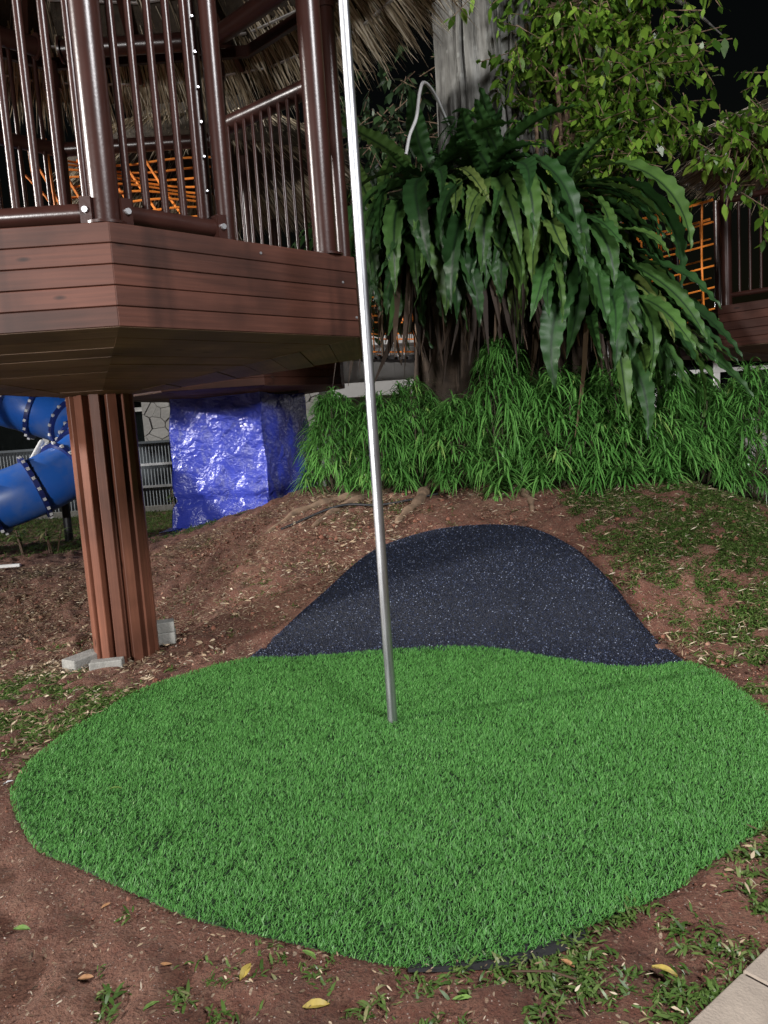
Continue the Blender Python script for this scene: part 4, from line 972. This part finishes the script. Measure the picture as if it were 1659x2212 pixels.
def shrub(label, x, y, s=1.0, sz=1.0, v=0, small=False, dz=0.0):
    root = thing('leafy_shrub', label, 'shrub', (x, y, gz(x, y)-0.02+dz), 'narrow leaved shrubs along the berm')
    fm, sm = SMALL if small else SHM[v % 4]
    for nm, me, kd in (('foliage', fm, 'stuff'), ('stems', sm, 'stuff')):
        o = link(nm, me, None, root, kind=kd); o.rotation_euler = (0, 0, random.uniform(0, 6.28)); o.scale = (s*1.04, s*1.04, sz*(1.0 if small else 1.10))
shrub('bright narrow leaved shrub at the left end of the hedge by the tarp', -0.42, 7.62, 1, 0.98, 0)
shrub('narrow leaved shrub just left of the steel pole', 0, 7.45, 1.05, 0.92, 1)
shrub('narrow leaved shrub just right of the steel pole', 0.34, 7.5, 0.95, 1.02, 2)
shrub('narrow leaved shrub under the hanging dead fronds', 0.74, 7.3, 1, 0.86, 3)
shrub('tallest narrow leaved shrub rising to a point below the middle fern', 1.16, 7.15, 1, 1.36, 0)
shrub('wide narrow leaved shrub right of the tallest one', 1.62, 6.98, 1.15, 1.04, 1)
shrub('narrow leaved shrub below the tips of the right hand fern', 2.1, 6.92, 1.12, 0.96, 2)
shrub('narrow leaved shrub left of the dark gap near the hedge end', 2.52, 6.98, 1, 1.06, 3)
shrub('darker narrow leaved shrub second from the right end of the hedge', 3, 7.18, 1.05, 0.95, 0)
shrub('narrow leaved shrub at the right end of the hedge by the path', 3.42, 7.12, 1.05, 1.2, 1)
shrub('narrow leaved shrub in the back row behind the right end', 3.2, 7.75, 1.1, 1.1, 2)
shrub('narrow leaved shrub in the back row behind the middle', 2.25, 7.55, 1.15, 1.12, 3)
shrub('small arching tuft of narrow leaves at the front foot of the hedge', 1.10, 6.82, 1.1, 1.0, 0, True)
shrub('tiny tuft of narrow leaves right of the bigger tuft at the hedge foot', 1.42, 6.80, 0.6, 0.7, 0, True)
shrub('low clump of narrow leaves at the hedge foot right of the middle', 1.95, 6.62, 1.2, 1.1, 0, True)
shrub('low clump of narrow leaves at the hedge foot below the right fern tips', 2.42, 6.66, 1.2, 1.0, 0, True)

# small seedlings on the left, in front of the slide
def seedling(label, x, y, h, seed):
    r = np.random.default_rng(seed); root = thing('seedling', label, 'plant', (x, y, gz(x, y)), 'young plants in front of the slide'); m = MB()
    P, D, Ls = [], [], []
    for k in range(3):
        b = np.array([r.uniform(-.06, .06), r.uniform(-.05, .05), 0]); t = b+np.array([r.uniform(-.06, .06), 0, h*r.uniform(.7, 1.0)]); m.tube([b, t], 0.008, 6)
        for i in range(10): P.append(b+(t-b)*r.uniform(.55, 1)); a = r.uniform(0, 6.28); D.append([cos(a), sin(a), r.uniform(.1, 1.2)]); Ls.append(r.uniform(.1, .2))
    m.build('stem', M['litter'], root, smooth=True); V, F, R = blades(np.array(P), np.array(D), np.array(Ls), 0.03, 0.5, (0.3, 1, 0.8, 0.05)); link('leaves', np_mesh('leaves', V, F, R), M['weed'], root, kind='stuff')
for i, (x, y, h, lb) in enumerate([(-4.07, 8.5, .34, 'leafy young plant in front of the slide foot'), (-4.38, 8.6, .25, 'young plant at the far left image edge below the slide'), (-3.72, 8.55, .28, 'thin pale young stem between the leafy plant and the column'), (-3.30, 8.75, .30, 'young plant close beside the left side of the column'), (-3.35, 12.2, .45, 'young plant by the grey fence left of the tarp'), (-2.9, 12.0, .7, 'taller young plant against the fence beside the tarp')]):
    seedling(lb, x, y, h, 300+i)

# ------------------------------------------------------------------ ground cover: weeds, litter, clods
def free(x, y): return ~inside(TURF, x, y) & ~inside(MOUND, x, y)
def weeds(n, box, dens, leaf, seed, w=0.2, name='weeds', blades_n=(5, 9)):
    r = np.random.default_rng(seed); x = r.uniform(box[0], box[1], n); y = r.uniform(box[2], box[3], n)
    k = free(x, y) & (r.random(n) < dens(x, y)); x, y = x[k], y[k]; P, D, Ls, T = [], [], [], []
    nb_ = r.integers(blades_n[0], blades_n[1]+1, len(x)); X = np.repeat(x, nb_); Y = np.repeat(y, nb_); m_ = len(X)
    s = np.repeat(r.uniform(0.6, 1.25, len(x)), nb_); tn = np.repeat(r.random(len(x))*0.6, nb_)
    X = X+r.normal(0, 0.012, m_); Y = Y+r.normal(0, 0.012, m_); a = r.uniform(0, 2*pi, m_)
    D = np.stack([np.cos(a), np.sin(a), r.uniform(0.15, 1.3, m_)], 1); Ls = leaf*s*r.uniform(0.5, 1.2, m_)
    return blades(np.stack([X, Y, ground(X, Y)+0.004], 1), D, Ls, Ls*w, r.uniform(0.2, 0.8, m_), (0.5, 1.0, 0.8, 0.08), roll=r.uniform(-.5, .5, m_), rnd=np.clip(tn+r.random(m_)*0.5, 0, 1))
def patch(x, y, s, lo=0.0, sc_=2.2): return np.clip((fbm(x*sc_, y*sc_, 3, s)-lo)*3.0, 0, 1)
parts = [weeds(6500, (-0.9, 1.7, 1.35, 2.6), lambda x, y: np.clip(patch(x, y, 71, -0.25, 3.0)*(0.12+0.88*sstep(-0.15, 0.45, x)), 0, 1), 0.042, 1, 0.19),
         weeds(4000, (1.0, 3.0, 1.5, 4.0), lambda x, y: patch(x, y, 72, -0.25), 0.055, 2, 0.18),
         weeds(20000, (1.5, 4.2, 4.2, 6.9), lambda x, y: patch(x, y, 73, -0.5)*sstep(-0.1, 0.5, x-(1.75-0.25*(y-4.4))), 0.055, 3, 0.15),
         weeds(16000, (-3.2, -1.1, 3.3, 5.0), lambda x, y: np.clip(patch(x, y, 74, -0.35)*sstep(5.1, 4.5, y)*sstep(3.3, 3.8, y), 0, 1), 0.045, 4, 0.2),
         weeds(5000, (-4.3, -0.2, 4.9, 7.6), lambda x, y: patch(x, y, 75, 0.0)*0.5, 0.05, 5, 0.13),
         weeds(4000, (-0.6, 3.4, 5.9, 7.0), lambda x, y: patch(x, y, 76, -0.05)*0.6, 0.05, 6, 0.12),
         weeds(9000, (-7.5, -1.6, 8.3, 13.2), lambda x, y: np.clip(sstep(8.2, 9.0, y)*1.0, 0, 1), 0.09, 7, 0.10, blades_n=(4, 7)),
         weeds(3000, (3.3, 6.0, 6.2, 10.5), lambda x, y: 0.8+0*x, 0.08, 8, 0.10, blades_n=(4, 7))]
o = link('grass', np_mesh('grass', *cat_leaves(parts)), M['weed'], kind='stuff'); tag(o, 'patchy green weeds and grass growing out of the red soil', 'grass', kind='stuff')
def litter(n, box, seed, l0, dens=None, w=(0.18, 0.5)):
    r = np.random.default_rng(seed); x = r.uniform(box[0], box[1], n); y = r.uniform(box[2], box[3], n); k = free(x, y)
    if dens is not None: k &= r.random(n) < dens(x, y)
    x, y = x[k], y[k]; n = len(x); a = r.uniform(0, 2*pi, n); Ls = l0*r.uniform(0.4, 1.3, n)
    D = np.stack([np.cos(a), np.sin(a), r.uniform(-0.05, 0.55, n)], 1)
    return blades(np.stack([x, y, ground(x, y)+0.008+r.uniform(0, 0.02, n)], 1), D, Ls, Ls*r.uniform(w[0], w[1], n), r.uniform(-0.1, 0.5, n), (0.3, 1.0, 0.7, 0.1), roll=r.uniform(-1, 1, n), rnd=r.random(n))
parts = [litter(52000, (-4.3, 0.2, 4.9, 7.8), 11, 0.042, lambda x, y: 0.25+0.75*patch(x, y, 81, -0.2), (0.03, 0.13)), litter(4000, (-4.3, 0.2, 4.9, 7.8), 21, 0.04, None, (0.2, 0.5)),
         litter(7000, (-4.0, -1.5, 3.2, 5.2), 12, 0.04, None, (0.05, 0.4)),
         litter(24000, (-0.5, 3.9, 4.3, 7.2), 13, 0.05, lambda x, y: 0.3+0.7*patch(x, y, 83, -0.2), (0.03, 0.2)),
         litter(7000, (-2.2, 1.8, 1.3, 3.4), 14, 0.018, lambda x, y: 0.2+0.8*patch(x, y, 84), (0.08, 0.4)),
         litter(1300, (1.0, 3.0, 1.5, 4.3), 15, 0.04)]
o = link('leaf_litter', np_mesh('leaf_litter', *cat_leaves(parts)), M['litter'], kind='stuff'); tag(o, 'dry brown leaf bits and dead grass strewn over the soil', 'leaf litter', kind='stuff')
r = np.random.default_rng(19); n = 26000; x = r.uniform(-4, 3.6, n); y = 1.3+6.0*r.random(n)**1.4; k = free(x, y); x, y = x[k], y[k]; n = len(x)
s = r.uniform(0.002, 0.008, n)*np.where(r.random(n) < 0.05, 2.3, 1)*np.clip(y/3.5, 0.45, 1.6); Q = np.linalg.qr(r.normal(size=(n, 3, 3)))[0]
O8 = np.array([(1, 0, 0), (-1, 0, 0), (0, 1, 0), (0, -1, 0), (0, 0, .8), (0, 0, -.8)]); V = np.einsum('nij,kj->nki', Q, O8)*s[:, None, None]*r.uniform(0.7, 1.3, (n, 6, 1))+np.stack([x, y, ground(x, y)+s*0.4], 1)[:, None, :]
b = (np.arange(n)*6)[:, None]; F = np.concatenate([b+np.array([q]) for q in ((0, 2, 4), (2, 1, 4), (1, 3, 4), (3, 0, 4), (2, 0, 5), (1, 2, 5), (3, 1, 5), (0, 3, 5))])
o = link('soil_clods', np_mesh('soil_clods', V.reshape(-1, 3), F, np.repeat(r.random(n), 6)), M['clod'], kind='stuff'); tag(o, 'loose reddish soil crumbs and small pebbles on the ground', 'soil', kind='stuff')

# fallen leaves one can pick out
def fallen(label, x, y, l, rz, mat, seed, z=0.012):
    r = random.Random(seed); m = MB(); V = []; n = 7
    for i in range(n):
        t = i/(n-1); w = l*0.42*sin(pi*min(1, t*0.97+0.02))**0.8*0.5; zz = z+0.10*l*sin(pi*t)*r.uniform(.6, 1.2)
        for u in (-1, 0, 1): V.append(((t-0.5)*l, u*w, zz+0.16*l*(abs(u))*0.6))
    m.add(V, [(i*3+k, i*3+k+1, i*3+k+4, i*3+k+3) for i in range(n-1) for k in range(2)])
    o = m.build('fallen_leaf', mat, None, smooth=True, loc=(x, y, gz(x, y)), rot=(r.uniform(-.2, .2), r.uniform(-.2, .2), rz)); tag(o, label, 'leaf', 'fallen leaves on the soil')
for i, (lb, x, y, l, rz, mt) in enumerate([
    ('yellow fallen leaf on the soil below the front tip of the turf', -0.262, 1.835, 0.07, 0.1, 'yellow_leaf'), ('yellow fallen leaf near the paved slabs', 0.655, 1.872, 0.065, -0.5, 'yellow_leaf'),
    ('orange brown fallen leaf at the turf edge above the yellow one', 0.414, 1.93, 0.04, -0.7, 'orange_leaf'), ('dull green fallen leaf on bare red soil at the left', -1.214, 2.24, 0.05, 0.1, 'green_leaf'),
    ('pale green fallen leaf touching the bottom turf edge', -0.30, 2.03, 0.05, -0.6, 'green_leaf'), ('orange curled fallen leaf left of the leafy sprig', -0.71, 2.02, 0.05, 0.3, 'orange_leaf'),
    ('brown curled fallen leaf on the red soil lower left', -0.92, 2.0, 0.045, 0.0, 'orange_leaf'), ('tan fallen leaf lying by a pale pebble near the left turf edge', -0.98, 2.33, 0.035, 0.6, 'orange_leaf'),
    ('green fallen leaf lying on the turf at the left', -1.21, 3.09, 0.05, 0.2, 'green_leaf'), ('yellow green fallen leaf in the sprig below the turf', -0.47, 1.98, 0.06, 1.2, 'yellow_leaf'),
    ('pale green leaf lying flat among weeds near the bottom edge', 0.12, 1.82, 0.055, -0.2, 'green_leaf'), ('dark green folded leaf on the red soil near the bottom', -0.70, 1.87, 0.05, 0.9, 'green_leaf'),
    ('white grey curled leaf beside the left tip of the turf', -1.76, 3.30, 0.045, 0.5, 'grey_plastic')]):
    fallen(lb, x, y, l, rz, M[mt], 400+i, 0.045 if 'on the turf' in lb else 0.012)
o = tube_obj('twig', [(0.26, 1.905, 0.02), (0.36, 1.885, 0.028), (0.42, 1.86, 0.02)], 0.003, M['litter'], None, 6); tag(o, 'thin dry twig lying on the soil below the turf', 'twig')
